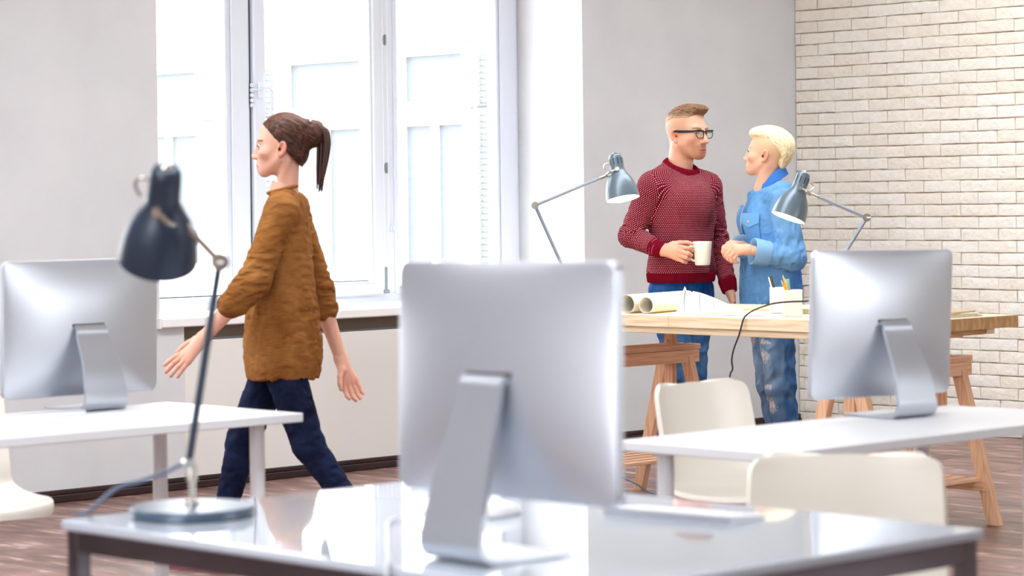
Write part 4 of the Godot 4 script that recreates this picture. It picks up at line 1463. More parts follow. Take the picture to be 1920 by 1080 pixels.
# head in its own frame: face looks along +z, x is the person's left, origin between the eyes' height and the ears
# looks: skin, lips, brows, hair, stubble, buzz colour of the shorn sides; fem softens the brow and jaw
func head_into(out: Flesh, t: Transform3D, L: Dictionary, neck_to: Vector3, neck_r: float) -> void:
	var fem: float = L.fem
	var f := Field.new(Vector3(-0.098, -0.275, -0.135), Vector3(0.098, 0.145, 0.13), 0.0029)
	f.egg(Vector3(0, 0.036, -0.012), Vector3(0.0755, 0.090, 0.097), 0.02, 1)
	f.egg(Vector3(0, -0.025, 0.024), Vector3(0.0585 - 0.002 * fem, 0.078, 0.066), 0.03, 1)
	for s in [-1.0, 1.0]:
		f.cone(Vector3(s * 0.054, -0.045, 0.002), Vector3(s * 0.020, -0.092, 0.060), 0.017 - 0.003 * fem, 0.014 - 0.002 * fem, 0.03, 1)
		f.egg(Vector3(s * 0.043, -0.022, 0.058), Vector3(0.021, 0.016, 0.020), 0.03, 1)
	f.egg(Vector3(0, -0.095, 0.066), Vector3(0.023 - 0.004 * fem, 0.015, 0.016), 0.025, 1)
	f.egg(Vector3(0, -0.068, 0.068), Vector3(0.030, 0.026, 0.020), 0.025, 1)
	f.cone(Vector3(-0.036, 0.021, 0.073), Vector3(0.036, 0.021, 0.073), 0.011 - 0.004 * fem, 0.011 - 0.004 * fem, 0.022, 1)
	for s in [-1.0, 1.0]:
		f.egg(Vector3(s * 0.031, -0.001, 0.100), Vector3(0.019, 0.012, 0.021), 0.016, 0, Basis.IDENTITY, true)
	# nose
	f.cone(Vector3(0, 0.010, 0.084), Vector3(0, -0.032, 0.107 - 0.004 * fem), 0.0085 - 0.001 * fem, 0.0105 - 0.002 * fem, 0.014, 1)
	f.egg(Vector3(0, -0.036, 0.106 - 0.003 * fem), Vector3(0.0105, 0.0085, 0.0095), 0.010, 1)
	for s in [-1.0, 1.0]:
		f.egg(Vector3(s * 0.0125, -0.039, 0.095), Vector3(0.0072, 0.0072, 0.0095), 0.008, 1)
		f.egg(Vector3(s * 0.0065, -0.0465, 0.099), Vector3(0.0038, 0.0036, 0.0055), 0.003, 6, Basis.IDENTITY, true)
	# eyeballs and lids
	for s in [-1.0, 1.0]:
		f.egg(Vector3(s * 0.031, 0.0, 0.0745), Vector3(0.0122, 0.0122, 0.0122), 0.002, 2)
		f.cone(Vector3(s * 0.0205, 0.0005, 0.0835), Vector3(s * 0.031, 0.0072, 0.0862), 0.003, 0.0032, 0.004, 3)
		f.cone(Vector3(s * 0.031, 0.0072, 0.0862), Vector3(s * 0.043, 0.001, 0.0795), 0.0032, 0.003, 0.004, 3)
		f.cone(Vector3(s * 0.021, -0.002, 0.083), Vector3(s * 0.031, -0.0075, 0.0848), 0.0026, 0.0026, 0.004, 1)
		f.cone(Vector3(s * 0.031, -0.0075, 0.0848), Vector3(s * 0.042, -0.002, 0.079), 0.0026, 0.0026, 0.004, 1)
	# lips, parted by a shallow groove
	for s in [-1.0, 1.0]:
		f.cone(Vector3(s * 0.0240, -0.0735, 0.0785), Vector3(s * 0.004, -0.0695, 0.0890), 0.0034, 0.0050 + 0.001 * fem, 0.007, 4)
	f.cone(Vector3(-0.013, -0.0790, 0.0845), Vector3(0.013, -0.0790, 0.0845), 0.0056 + 0.0010 * fem, 0.0056 + 0.0010 * fem, 0.007, 4)
	f.egg(Vector3(0, -0.0742, 0.0960), Vector3(0.026, 0.0016, 0.0075), 0.003, 4, Basis.IDENTITY, true)
	# ears
	for s in [-1.0, 1.0]:
		var eb := Basis(Vector3.UP, -s * 0.42) * Basis(Vector3(1, 0, 0), -0.18)
		f.egg(Vector3(s * 0.0775, -0.006, -0.012), Vector3(0.0085, 0.0290, 0.0190), 0.006, 5, eb)
		f.egg(Vector3(s * 0.0765, -0.032, -0.004), Vector3(0.007, 0.010, 0.009), 0.006, 5, eb)
		f.egg(Vector3(s * 0.0850, -0.003, -0.0085), Vector3(0.0075, 0.0205, 0.0105), 0.004, 7, eb, true)
		f.egg(Vector3(s * 0.0800, -0.010, -0.002), Vector3(0.008, 0.0065, 0.0055), 0.003, 8, eb, true)
	# neck
	f.cone(Vector3(0, -0.045, -0.030), neck_to, neck_r, neck_r * 1.06, 0.03, 1)
	for s in [-1.0, 1.0]:
		f.cone(Vector3(s * 0.050, -0.050, -0.028), Vector3(s * 0.014, -0.175, neck_to.z + neck_r * 0.75), 0.012, 0.011, 0.02, 1)
	var col := func(p: Vector3, id: int, _n: Vector3) -> Color:
		var c: Color = L.skin
		c = c.lerp(L.flush, 0.16 * (gauss(p, Vector3(0.045, -0.03, 0.07), 0.028) + gauss(p, Vector3(-0.045, -0.03, 0.07), 0.028)) + 0.30 * gauss(p, Vector3(0, -0.036, 0.11), 0.016))
		# shorn sides and nape
		if L.has("buzz"):
			var line: float = 0.052 - 0.02 * smoothstep(0.02, -0.08, p.z)
			var b := smoothstep(line - 0.075, line - 0.005, p.y) * smoothstep(0.058, 0.028, p.z - 0.3 * maxf(0.0, p.y - 0.04)) * smoothstep(0.030, 0.050, absf(p.x) + maxf(0.0, -p.z) * 0.8)
			c = c.lerp(L.buzz, 0.75 * b)
			c = c.lerp(L.buzz, 0.7 * smoothstep(-0.05, -0.09, p.z) * smoothstep(-0.09, -0.04, p.y))
		if L.has("stubble"):
			var w := smoothstep(-0.035, -0.06, p.y) * smoothstep(-0.122, -0.108, p.y) * smoothstep(-0.01, 0.02, p.z)
			w *= 0.55 + 0.45 * smoothstep(0.05, 0.075, p.z)
			c = c.lerp(L.stubble, 0.85 * w)
		# brows
		for s in [-1.0, 1.0]:
			var q := Vector3(p.x * s, p.y, p.z)
			if q.x > 0.010 and q.x < 0.052 and q.z > 0.05:
				var by := 0.0195 + 0.006 * sin((q.x - 0.010) / 0.042 * 2.3)
				c = c.lerp(L.brow, 0.85 * smoothstep(0.0052, 0.0025, absf(q.y - by)))
		if p.z > 0.068 and absf(p.x) < 0.026 and p.y < -0.06 and p.y > -0.09:
			var w := 1.0 - pow(absf(p.x) / 0.0262, 2.4)
			var dy := p.y + 0.0742
			var inside := smoothstep(0.0078 * w + 0.0006, 0.0060 * w, dy) if dy > 0.0 else smoothstep(-0.0096 * w - 0.0006, -0.0078 * w, dy)
			c = c.lerp(L.lips, 0.9 * inside)
			c = c.lerp(S(112, 44, 44), 0.65 * smoothstep(0.0019, 0.0008, absf(dy)) * smoothstep(0.0, 0.1, w))
		if id == 2:
			c = S(238, 234, 230)
			for s in [-1.0, 1.0]:
				var look: Vector3 = Vector3(s * 0.031 + 0.0035 * L.gaze, 0.0, 0.0865)
				var r := Vector2(p.x - look.x, p.y - look.y).length()
				if r < 0.0064:
					c = L.iris
				if r < 0.0030:
					c = S(12, 10, 10)
		elif id == 3:
			c = c.lerp(L.lash, 0.8)
		elif id == 5:
			c = c.lerp(L.flush, 0.5)
		elif id == 6 or id == 8:
			c = S(92, 34, 26)
		elif id == 7:
			c = c.lerp(S(186, 92, 66), 0.55)
		return c
	f.emit(out, t, col)

func lashes(root: Node, ht: Transform3D, c: Color, r: float) -> void:
	for s in [-1.0, 1.0]:
		var l := Soup.new()
		l.tube(curve_pts([Vector3(s * 0.0195, 0.0020, 0.0868), Vector3(s * 0.0250, 0.0068, 0.0888), Vector3(s * 0.0320, 0.0080, 0.0888), Vector3(s * 0.0395, 0.0050, 0.0852), Vector3(s * 0.0450, 0.0005, 0.0800)], 12), PackedFloat32Array([r * 0.6, r, r, r, r, r, r, r, r, r, r, r, r * 0.4]), 6)
		var o := put(root, "eyelashes", l.mesh(mat(c, 0.6)))
		o.transform = ht

# hand from joints: wrist, four knuckles with three more joints each, thumb of four; radii for an adult
func hand_into(out: Flesh, lo: Vector3, hi: Vector3, wrist_from: Vector3, wrist: Vector3, palm_n: Vector3, fingers: Array, thumb: Array, scale: float, skin: Color, flush: Color) -> void:
	var f := Field.new(lo, hi, 0.003)
	f.cone(wrist_from, wrist, 0.029 * scale, 0.0255 * scale, 0.01, 0, palm_n, 1.25)
	var nails := []
	for i in 4:
		var j: Array = fingers[i]
		f.cone(wrist, j[0], 0.019 * scale, 0.0115 * scale, 0.016, 0, palm_n, 1.15)
	for i in 4:
		var j: Array = fingers[i]
		var r: float = [0.0092, 0.0096, 0.0090, 0.0080][i] * scale
		f.cone(j[0], j[1], r * 1.12, r, 0.0055, 1)
		f.cone(j[1], j[2], r * 1.02, r * 0.92, 0.003, 1)
		f.cone(j[2], j[3], r * 0.94, r * 0.78, 0.003, 1)
		nails.append((j[3] as Vector3).lerp(j[2], 0.15))
	f.cone(wrist.lerp(thumb[0], 0.25), thumb[0], 0.018 * scale, 0.0155 * scale, 0.014, 0)
	f.cone(thumb[0], thumb[1], 0.0150 * scale, 0.0118 * scale, 0.008, 1)
	f.cone(thumb[1], thumb[2], 0.0112 * scale, 0.0104 * scale, 0.003, 1)
	f.cone(thumb[2], thumb[3], 0.0106 * scale, 0.0084 * scale, 0.003, 1)
	var col := func(p: Vector3, _id: int, _n: Vector3) -> Color:
		var w := 0.0
		for i in 4:
			w = maxf(w, gauss(p, fingers[i][0], 0.012) * 0.7)
			w = maxf(w, gauss(p, fingers[i][1], 0.009) * 0.55)
			w = maxf(w, gauss(p, fingers[i][3], 0.010) * 0.6)
		return skin.lerp(flush, minf(w, 0.8))
	f.emit(out, Transform3D.IDENTITY, col)

func folds(n: FastNoiseLite, p: Vector3, sc: Vector3, amp: float) -> float:
	var v := n.get_noise_3d(p.x * sc.x, p.y * sc.y, p.z * sc.z)
	return (absf(v) * 2.0 - 0.5) * amp

func shoe(parent: Node, heel: Vector3, dir: Vector3, upper: Material, sole: Material, L: float) -> void:
	var o := Node3D.new()
	o.name = "shoe"
	parent.add_child(o, true)
	o.position = heel
	o.rotation.y = atan2(dir.x, dir.z)
	var f := Field.new(Vector3(-0.07, -0.005, -0.06), Vector3(0.07, 0.14, L + 0.02), 0.006)
	f.cone(Vector3(0, 0.045, 0.0), Vector3(0, 0.038, L * 0.55), 0.038, 0.042, 0.03, 0, Vector3.UP, 0.95)
	f.cone(Vector3(0, 0.034, L * 0.5), Vector3(0, 0.026, L - 0.055), 0.042, 0.036, 0.03, 0, Vector3.UP, 1.3)
	f.cone(Vector3(0, 0.05, 0.01), Vector3(0, 0.108, 0.012), 0.040, 0.038, 0.03)
	f.plane(Vector3(0, 0.018, 0), Vector3.DOWN)
	f.plane(Vector3(0, 0.112, 0), Vector3.UP)
	var sk := Flesh.new()
	f.emit(sk, Transform3D.IDENTITY, flat_color(Color.WHITE))
	put(o, "upper", sk.mesh(upper))
	var out := PackedVector2Array()
	for i in 28:
		var a := TAU * i / 28
		var w := 0.043 + 0.006 * sin(a)
		out.append(Vector2(w * cos(a), L * 0.5 - 0.045 + (L * 0.5 + 0.0) * sin(a)))
	var s := Soup.new()
	s.prism(out, 0.0, 0.022, Transform3D(Basis(Vector3(1, 0, 0), Vector3(0, 0, 1), Vector3(0, 1, 0)), Vector3.ZERO))
	put(o, "sole", s.mesh(sole))
	var lc := Soup.new()
	for k in 4:
		var z := L * 0.36 + k * 0.022
		lc.tube(curve_pts([Vector3(-0.026, 0.072 - k * 0.006, z), Vector3(0, 0.083 - k * 0.0075, z + 0.004), Vector3(0.026, 0.072 - k * 0.006, z)], 8), PackedFloat32Array([0.003]), 6)
	put(o, "laces", lc.mesh(sole))

# an elliptical knitted band: rings along a path, fluted like ribbing
func rib_band(path: Array, rx: Array, rz: Array, b: Basis, flutes: int, depth: float, m: Material, thick := 0.0) -> ArrayMesh:
	var s := Soup.new()
	var rings := []
	var seg := flutes * 2
	for i in path.size():
		var ring := PackedVector3Array()
		for j in seg:
			var a := -TAU * j / seg
			var k: float = depth * (0.5 if j % 2 == 0 else -0.5)
			ring.append(path[i] + b * Vector3((rx[i] + k) * cos(a), 0, (rz[i] + k) * sin(a)))
		rings.append(ring)
	s.loft(rings, thick <= 0.0, thick <= 0.0)
	return s.mesh(m, 20.0)

func knit_texture() -> ImageTexture:      # maroon stocking stitch with staggered pale flecks, 4 x 4 per tile
	var im := Image.create(128, 128, false, Image.FORMAT_RGBA8)
	var base := K(116, 10, 36)
	for y in 128:
		for x in 128:
			var sh := 0.86 + 0.14 * absf(sin(PI * (x + (y % 8) * 0.5) / 8.0))
			im.set_pixel(x, y, Color(base.r * sh, base.g * sh, base.b * sh))
	for r in 4:
		for q in 4:
			var cx := q * 32 + 8 + (16 if r % 2 == 1 else 0)
			var cy := r * 32 + 16
			for dy in range(-8, 9):
				for dx in range(-7, 8):
					if dx * dx / 19.0 + dy * dy / 52.0 < 1.0:
						im.set_pixel((cx + dx + 128) % 128, (cy + dy + 128) % 128, K(226, 198, 200))
	im.generate_mipmaps()
	return ImageTexture.create_from_image(im)

func denim(c: Color, seed_: int) -> StandardMaterial3D:
	var m := vmat(0.85, 0.0, 0.25)
	m.albedo_color = c
	m.albedo_texture = noise_tex(0.16, Color(0.86, 0.86, 0.86), Color(1.0, 1.0, 1.0), 256, seed_, 3)
	tri_map(m, Vector3(9, 5, 9))
	return m

func build_people() -> void:
	build_man()
	build_blonde()
	build_walker()

func person(label: String, at: Vector3) -> Node3D:
	return thing("person", label, "person", at, deg_to_rad(YAW))

func build_man() -> void:
	var root := person("man in a maroon flecked sweater and black-framed glasses holding a white mug", Vector3(-2.703, 0, 1.561))
	var skin := S(222, 166, 140)
	var flush := S(222, 132, 112)
	var yaw := deg_to_rad(32.0)
	var B := Basis(Vector3.UP, yaw)             # columns: the man's left, up, forward
	var ax := B.x
	var shR := Vector3(-0.165, 1.375, 0.095)
	var elR := Vector3(-0.262, 1.150, 0.085)
	var wrR := Vector3(-0.128, 1.083, 0.205)
	var shL := Vector3(0.118, 1.372, -0.09)
	var elL := Vector3(0.158, 1.125, -0.13)
	var wrL := Vector3(0.203, 0.890, -0.035)
	# ---- sweater
	var nz := FastNoiseLite.new()
	nz.seed = 4
	nz.frequency = 1.0
	nz.fractal_octaves = 2
	var f := Field.new(Vector3(-0.37, 0.88, -0.25), Vector3(0.29, 1.52, 0.31), 0.0085)
	f.egg(Vector3(-0.018, 1.235, 0.01), Vector3(0.172, 0.205, 0.118), 0.05, 1, B)
	f.egg(Vector3(-0.024, 1.03, 0.015), Vector3(0.163, 0.21, 0.122), 0.06, 1, B)
	f.egg(Vector3(-0.025, 0.95, 0.01), Vector3(0.166, 0.14, 0.125), 0.05, 1, B)
	f.cone(shR + Vector3(0.03, 0.0, -0.015), shL + Vector3(-0.03, 0, 0.015), 0.062, 0.062, 0.07, 1)
	f.cone(Vector3(-0.065, 1.462, 0.0), shR + Vector3(0.014, 0.014, -0.008), 0.046, 0.052, 0.05, 1)
	f.cone(Vector3(0.03, 1.445, -0.03), shL + Vector3(-0.012, 0.008, 0.005), 0.044, 0.05, 0.05, 1)
	f.egg(Vector3(0.03, 1.30, 0.085), Vector3(0.10, 0.085, 0.05), 0.06, 1, B)
	f.plane(Vector3(0, 0.972, 0), Vector3.DOWN)
	f.cone(shR, elR, 0.064, 0.054, 0.035, 2)
	f.cone(elR, wrR + (elR - wrR).normalized() * 0.03, 0.054, 0.041, 0.02, 3)
	f.cone(shL, elL, 0.060, 0.050, 0.035, 4)
	f.cone(elL, wrL + (elL - wrL).normalized() * 0.05, 0.050, 0.041, 0.02, 5)
	f.plane(Vector3(-0.016, 1.470, -0.012), Vector3(0.30, 0.90, 0.30).normalized())
	f.rough(func(p: Vector3, id: int) -> float:
		if id == 1:
			return folds(nz, p + Vector3(0, 3, 0), Vector3(9, 5, 9), 0.006) * smoothstep(1.28, 1.02, p.y) + folds(nz, p, Vector3(16, 10, 16), 0.003)
		var e: Vector3 = elR if id < 4 else elL
		var near := exp(-p.distance_squared_to(e) / 0.010)
		return folds(nz, p, Vector3(14, 30, 14), 0.004 + 0.010 * near))
	var uvf := func(p: Vector3, id: int) -> Vector2:
		if id == 1:
			var q := B.transposed() * (p - Vector3(-0.02, 0, 0.01))
			var w1 := smoothstep(1.26, 1.40, p.y)
			return Vector2(atan2(q.x, q.z) * 0.148, p.y - 0.75 * w1 * (Vector2(q.x, q.z).length() - 0.15)) / 0.033
		var a: Vector3 = [shR, elR, shL, elL][id - 2]
		var b: Vector3 = [elR, wrR, elL, wrL][id - 2]
		var d := (b - a).normalized()
		var u := d.cross(Vector3(0.2, 0, 1)).normalized()
		var w := p - a
		return Vector2(atan2(w.dot(u), w.dot(u.cross(d))) * 0.052, w.dot(d)) / 0.033
	var sk := Flesh.new()
	f.emit(sk, Transform3D.IDENTITY, flat_color(Color.WHITE), uvf)
	var wool := mat(Color.WHITE, 0.95, 0.0, 0.2)
	wool.albedo_texture = knit_texture()
	put(root, "sweater", sk.mesh(wool))
	var rib := mat(K(118, 10, 34), 0.95, 0.0, 0.2)
	put(root, "hem_band", rib_band([Vector3(-0.025, 0.930, 0.01), Vector3(-0.025, 0.938, 0.01), Vector3(-0.025, 0.970, 0.012), Vector3(-0.025, 0.985, 0.012)], [0.166, 0.170, 0.174, 0.167], [0.126, 0.130, 0.133, 0.126], B, 90, 0.004, rib))
	for q in [[wrR, elR], [wrL, elL]]:
		var d: Vector3 = (q[1] - q[0]).normalized()
		var t := along(Vector3.ZERO, d, Vector3(0, 0, 1))
		put(root, "cuff", rib_band([q[0] - d * 0.012, q[0], q[0] + d * 0.045, q[0] + d * 0.065], [0.033, 0.0365, 0.043, 0.038], [0.033, 0.0365, 0.043, 0.038], t.basis, 40, 0.003, rib))
	# collar: a fluted ring round the neck, lower in front
	var cs := Soup.new()
	var cr := []
	var ct := Basis(Vector3(0.9, -0.2, -0.1).normalized(), Vector3(0.30, 0.90, 0.30).normalized(), Vector3.ZERO)
	ct.z = ct.x.cross(ct.y).normalized()
	ct.x = ct.y.cross(ct.z).normalized()
	for i in 97:
		var a := TAU * i / 96
		var c := Vector3(-0.017, 1.468, -0.010) + ct * Vector3(0.079 * cos(a), 0, 0.076 * sin(a))
		var outw := ct * Vector3(cos(a), 0, sin(a))
		var ring := PackedVector3Array()
		var k := 0.0015 if i % 2 == 0 else -0.0015
		for j in 10:
			var g := TAU * j / 10
			ring.append(c + outw * ((0.010 + k) * cos(g)) + ct.y * ((0.017 + k) * sin(g)) - outw * (0.006 * sin(g)))
		cr.append(ring)
	cs.loft(cr, false, false)
	put(root, "collar", cs.mesh(rib, 50.0))
	# ---- jeans
	var hipR := Vector3(-0.088, 0.86, 0.055)
	var hipL := Vector3(0.040, 0.86, -0.035)
	var knR := Vector3(-0.035, 0.485, 0.145)
	var knL := Vector3(0.018, 0.485, 0.0)
	var anR := Vector3(-0.082, 0.095, 0.195)
	var anL := Vector3(-0.088, 0.095, -0.03)
	var j := Field.new(Vector3(-0.23, 0.06, -0.17), Vector3(0.18, 0.97, 0.30), 0.0085)
	j.egg(Vector3(-0.025, 0.90, 0.005), Vector3(0.158, 0.13, 0.115), 0.05, 1, B)
	j.cone(hipR, knR, 0.091, 0.064, 0.03, 2)
	j.cone(hipL, knL, 0.091, 0.064, 0.03, 3)
	j.cone(knR, anR, 0.064, 0.050, 0.02, 4)
	j.cone(knL, anL, 0.064, 0.050, 0.02, 5)
	j.plane(Vector3(0, 0.955, 0), Vector3.UP)
	j.plane(Vector3(0, 0.085, 0), Vector3.DOWN)
	j.rough(func(p: Vector3, id: int) -> float:
		return folds(nz, p, Vector3(8, 8, 8), 0.007 + 0.007 * exp(-pow((p.y - 0.48) / 0.10, 2.0)) + 0.007 * smoothstep(0.3, 0.1, p.y)) if id > 0 else 0.0)
	var jc := func(p: Vector3, id: int, n: Vector3) -> Color:
		var fade := 0.0
		if id >= 2:
			var front := clampf(n.dot(B.z) * 0.7 + 0.3, 0.0, 1.0)
			fade = front * exp(-pow((p.y - 0.60) / 0.20, 2.0)) * 0.5
		return S(34, 80, 138).lerp(S(112, 158, 204), fade + 0.12 * nz.get_noise_3d(p.x * 20, p.y * 9, p.z * 20))
	var js := Flesh.new()
	j.emit(js, Transform3D.IDENTITY, jc)
	put(root, "jeans", js.mesh(denim(Color.WHITE, 61)))
	var canvas := mat(K(54, 78, 124), 0.85)
	var rubber := mat(K(236, 236, 238), 0.6)
	shoe(root, anR + Vector3(-0.005, -0.095, 0.0), B.z, canvas, rubber, 0.285)
	shoe(root, anL + Vector3(-0.005, -0.095, 0.0), B.z, canvas, rubber, 0.285)
	# ---- body: one mesh of skin
	var body := Flesh.new()
	var bf := Field.new(Vector3(-0.36, 0.05, -0.22), Vector3(0.28, 1.47, 0.30), 0.014)
	bf.egg(Vector3(-0.018, 1.23, 0.01), Vector3(0.145, 0.19, 0.092), 0.05, 0, B)
	bf.egg(Vector3(-0.024, 1.0, 0.01), Vector3(0.132, 0.19, 0.09), 0.05, 0, B)
	bf.cone(shR, shL, 0.045, 0.045, 0.05)
	bf.cone(Vector3(-0.035, 1.40, -0.045), Vector3(-0.02, 1.34, -0.015), 0.042, 0.055, 0.04)
	for q in [[shR, elR, 0.046, 0.038], [elR, wrR, 0.038, 0.027], [shL, elL, 0.044, 0.037], [elL, wrL, 0.037, 0.027], [hipR, knR, 0.074, 0.048], [hipL, knL, 0.074, 0.048], [knR, anR, 0.048, 0.034], [knL, anL, 0.048, 0.034]]:
		bf.cone(q[0], q[1], q[2], q[3], 0.02)
	bf.emit(body, Transform3D.IDENTITY, flat_color(skin))
	var ht := Transform3D(Basis(Vector3.UP, deg_to_rad(46.0)).scaled(Vector3.ONE * 1.045), Vector3(0.0135, 1.620, 0.0))
	var look := {"skin": skin, "flush": flush, "lips": S(200, 92, 96), "brow": S(132, 92, 66), "lash": S(70, 48, 40), "iris": S(92, 116, 130), "gaze": 0.4, "stubble": S(172, 122, 92), "buzz": S(186, 146, 116), "fem": 0.0}
	head_into(body, ht, look, Vector3(-0.013, -0.25, -0.056), 0.055)
	# right hand round the mug's handle: palm faces the body, fingers curl through the ring
	var mug := Vector3(0.061, 1.012, 0.215)
	hand_into(body, Vector3(-0.19, 1.01, 0.13), Vector3(0.06, 1.14, 0.30), wrR + (elR - wrR).normalized() * 0.05, wrR + Vector3(0.006, 0.001, 0.004), Vector3(-0.15, 0.1, 1).normalized(), [
		[Vector3(-0.040, 1.097, 0.240), Vector3(-0.004, 1.093, 0.252), Vector3(0.012, 1.081, 0.232), Vector3(0.004, 1.076, 0.212)],
		[Vector3(-0.043, 1.078, 0.245), Vector3(-0.007, 1.068, 0.257), Vector3(0.007, 1.060, 0.236), Vector3(-0.003, 1.057, 0.214)],
		[Vector3(-0.049, 1.060, 0.243), Vector3(-0.016, 1.048, 0.254), Vector3(-0.002, 1.042, 0.234), Vector3(-0.012, 1.041, 0.213)],
		[Vector3(-0.057, 1.044, 0.236), Vector3(-0.030, 1.031, 0.246), Vector3(-0.016, 1.026, 0.230), Vector3(-0.024, 1.027, 0.212)]],
		[Vector3(-0.075, 1.108, 0.218), Vector3(-0.042, 1.117, 0.214), Vector3(-0.010, 1.117, 0.212), Vector3(0.014, 1.112, 0.211)], 1.0, skin, flush)
	# left hand: loosely closed, hanging behind the table edge
	hand_into(body, Vector3(0.13, 0.75, -0.12), Vector3(0.31, 0.95, 0.08), wrL + (elL - wrL).normalized() * 0.05, wrL, Vector3(0.95, 0.1, -0.2).normalized(), [
		[Vector3(0.222, 0.816, 0.010), Vector3(0.226, 0.780, 0.004), Vector3(0.214, 0.766, -0.014), Vector3(0.200, 0.778, -0.020)],
		[Vector3(0.224, 0.812, -0.010), Vector3(0.228, 0.772, -0.018), Vector3(0.214, 0.760, -0.034), Vector3(0.200, 0.774, -0.038)],
		[Vector3(0.223, 0.814, -0.030), Vector3(0.226, 0.776, -0.040), Vector3(0.212, 0.765, -0.053), Vector3(0.199, 0.779, -0.055)],
		[Vector3(0.220, 0.820, -0.048), Vector3(0.222, 0.789, -0.060), Vector3(0.210, 0.778, -0.070), Vector3(0.198, 0.790, -0.070)]],
		[Vector3(0.214, 0.858, 0.006), Vector3(0.216, 0.832, 0.030), Vector3(0.211, 0.804, 0.034), Vector3(0.206, 0.782, 0.026)], 1.0, skin, flush)
	put(root, "body", body.mesh(vmat(0.48, 0.06)))
	lashes(root, ht, K(70, 48, 40), 0.0010)
	# ---- hair
	var hf := Field.new(Vector3(-0.09, 0.03, -0.12), Vector3(0.09, 0.145, 0.105), 0.0023)
	hf.egg(Vector3(0, 0.040, -0.013), Vector3(0.0775, 0.093, 0.0990), 0.01, 1)
	hf.egg(Vector3(0.008, 0.108, 0.040), Vector3(0.050, 0.024, 0.050), 0.03, 1)
	hf.egg(Vector3(0.014, 0.106, 0.068), Vector3(0.040, 0.018, 0.026), 0.02, 1)
	var hn := FastNoiseLite.new()
	hn.seed = 9
	hn.frequency = 1.0
	hn.fractal_octaves = 2
	hf.rough(func(p: Vector3, _id: int) -> float:
		var line := 0.066 + 0.030 * smoothstep(0.045, 0.085, p.z) - 0.022 * smoothstep(-0.02, -0.09, p.z)
		return hn.get_noise_3d(p.x * 170 - p.z * 40, p.y * 110, p.z * 12) * 0.0036 * smoothstep(line, line + 0.02, p.y) + 0.012 * smoothstep(line + 0.016, line - 0.012, p.y), 0.02)
	var hs := Flesh.new()
	hf.emit(hs, ht, func(p: Vector3, _i: int, _n: Vector3) -> Color:
		var v := hn.get_noise_3d(p.x * 210 - p.z * 50, p.y * 140, p.z * 14)
		var c := S(146, 108, 78).lerp(S(72, 48, 34), clampf(0.40 + 0.9 * v, 0, 1))
		return c.lerp(S(214, 172, 142), smoothstep(0.094, 0.064, p.y) * 0.8))
	put(root, "hair", hs.mesh(vmat(0.6)))
	# ---- glasses
	var gl := Node3D.new()
	gl.name = "glasses"
	root.add_child(gl)
	gl.transform = ht
	var rimm := mat(K(24, 27, 38), 0.25)
	var fr := Soup.new()
	for s in [-1.0, 1.0]:
		var rp := PackedVector3Array()
		var rr := rounded_rect(0.047, 0.036, 0.014, 5)
		for i in rr.size() + 1:
			var v := rr[i % rr.size()]
			v.x += 0.003 * s * v.y / 0.018
			rp.append(Vector3(s * 0.0325 + v.x, -0.002 + v.y, 0.101 - 0.10 * pow(absf(s * 0.0325 + v.x), 1.6) * 3.0))
		fr.tube(rp, PackedFloat32Array([0.0019]), 8)
		fr.tube(PackedVector3Array([rp[0] + Vector3(-0.047 if s > 0 else 0.0, 0.010, 0.001) if s > 0 else rp[0] + Vector3(-0.049, 0.010, -0.008), rp[0] + Vector3(0.002, 0.0125, 0.0) if s > 0 else rp[0] + Vector3(0.0, 0.010, 0.0)]), PackedFloat32Array([0.0040, 0.0040]), 8)
	fr.tube(curve_pts([Vector3(-0.0095, 0.007, 0.1005), Vector3(0, 0.0095, 0.1025), Vector3(0.0095, 0.007, 0.1005)], 8), PackedFloat32Array([0.0026]), 8)
	put(gl, "frame", fr.mesh(rimm))
	for s in [-1.0, 1.0]:
		var tp := Soup.new()
		tp.tube(curve_pts([Vector3(s * 0.0585, 0.010, 0.090), Vector3(s * 0.068, 0.010, 0.072), Vector3(s * 0.0765, 0.011, 0.02), Vector3(s * 0.079, 0.012, -0.012), Vector3(s * 0.079, 0.0, -0.032)], 20), PackedFloat32Array([0.0054]), 8, Vector3(1, 0, 0), 0.45)
		put(gl, "temple", tp.mesh(rimm))
		var ln := Soup.new()
		var lp := PackedVector2Array()
		for v in rounded_rect(0.045, 0.034, 0.013, 5):
			lp.append(v + Vector2(s * 0.0325, -0.002))
		ln.prism(lp, -0.0006, 0.0006, Transform3D(Basis(Vector3.UP, s * 0.13), Vector3(0, 0, 0.0985 + 0.001)))
		put(gl, "lens", ln.mesh(M.pane))
	# ---- the mug
	var mo := thing("mug", "white mug held by the handle in front of the maroon sweater", "mug", root.transform * mug, deg_to_rad(YAW))
	var ms := Soup.new()
	ms.lathe(PackedVector2Array([Vector2(0.030, 0.0), Vector2(0.0335, 0.002), Vector2(0.0355, 0.012), Vector2(0.0440, 0.1075), Vector2(0.0444, 0.1092), Vector2(0.0434, 0.1100), Vector2(0.0418, 0.1090), Vector2(0.0335, 0.010), Vector2(0.028, 0.006), Vector2(0.001, 0.005)]), 40)
	part(mo, "cup", ms, M.cream, 50.0)
	var mh := Soup.new()
	mh.tube(curve_pts([Vector3(-0.040, 0.084, 0), Vector3(-0.058, 0.086, 0), Vector3(-0.069, 0.072, 0), Vector3(-0.064, 0.048, 0), Vector3(-0.050, 0.028, 0), Vector3(-0.036, 0.020, 0)], 24), PackedFloat32Array([0.0052]), 10, Vector3(0, 0, 1), 1.25)
	part(mo, "handle", mh, M.cream)

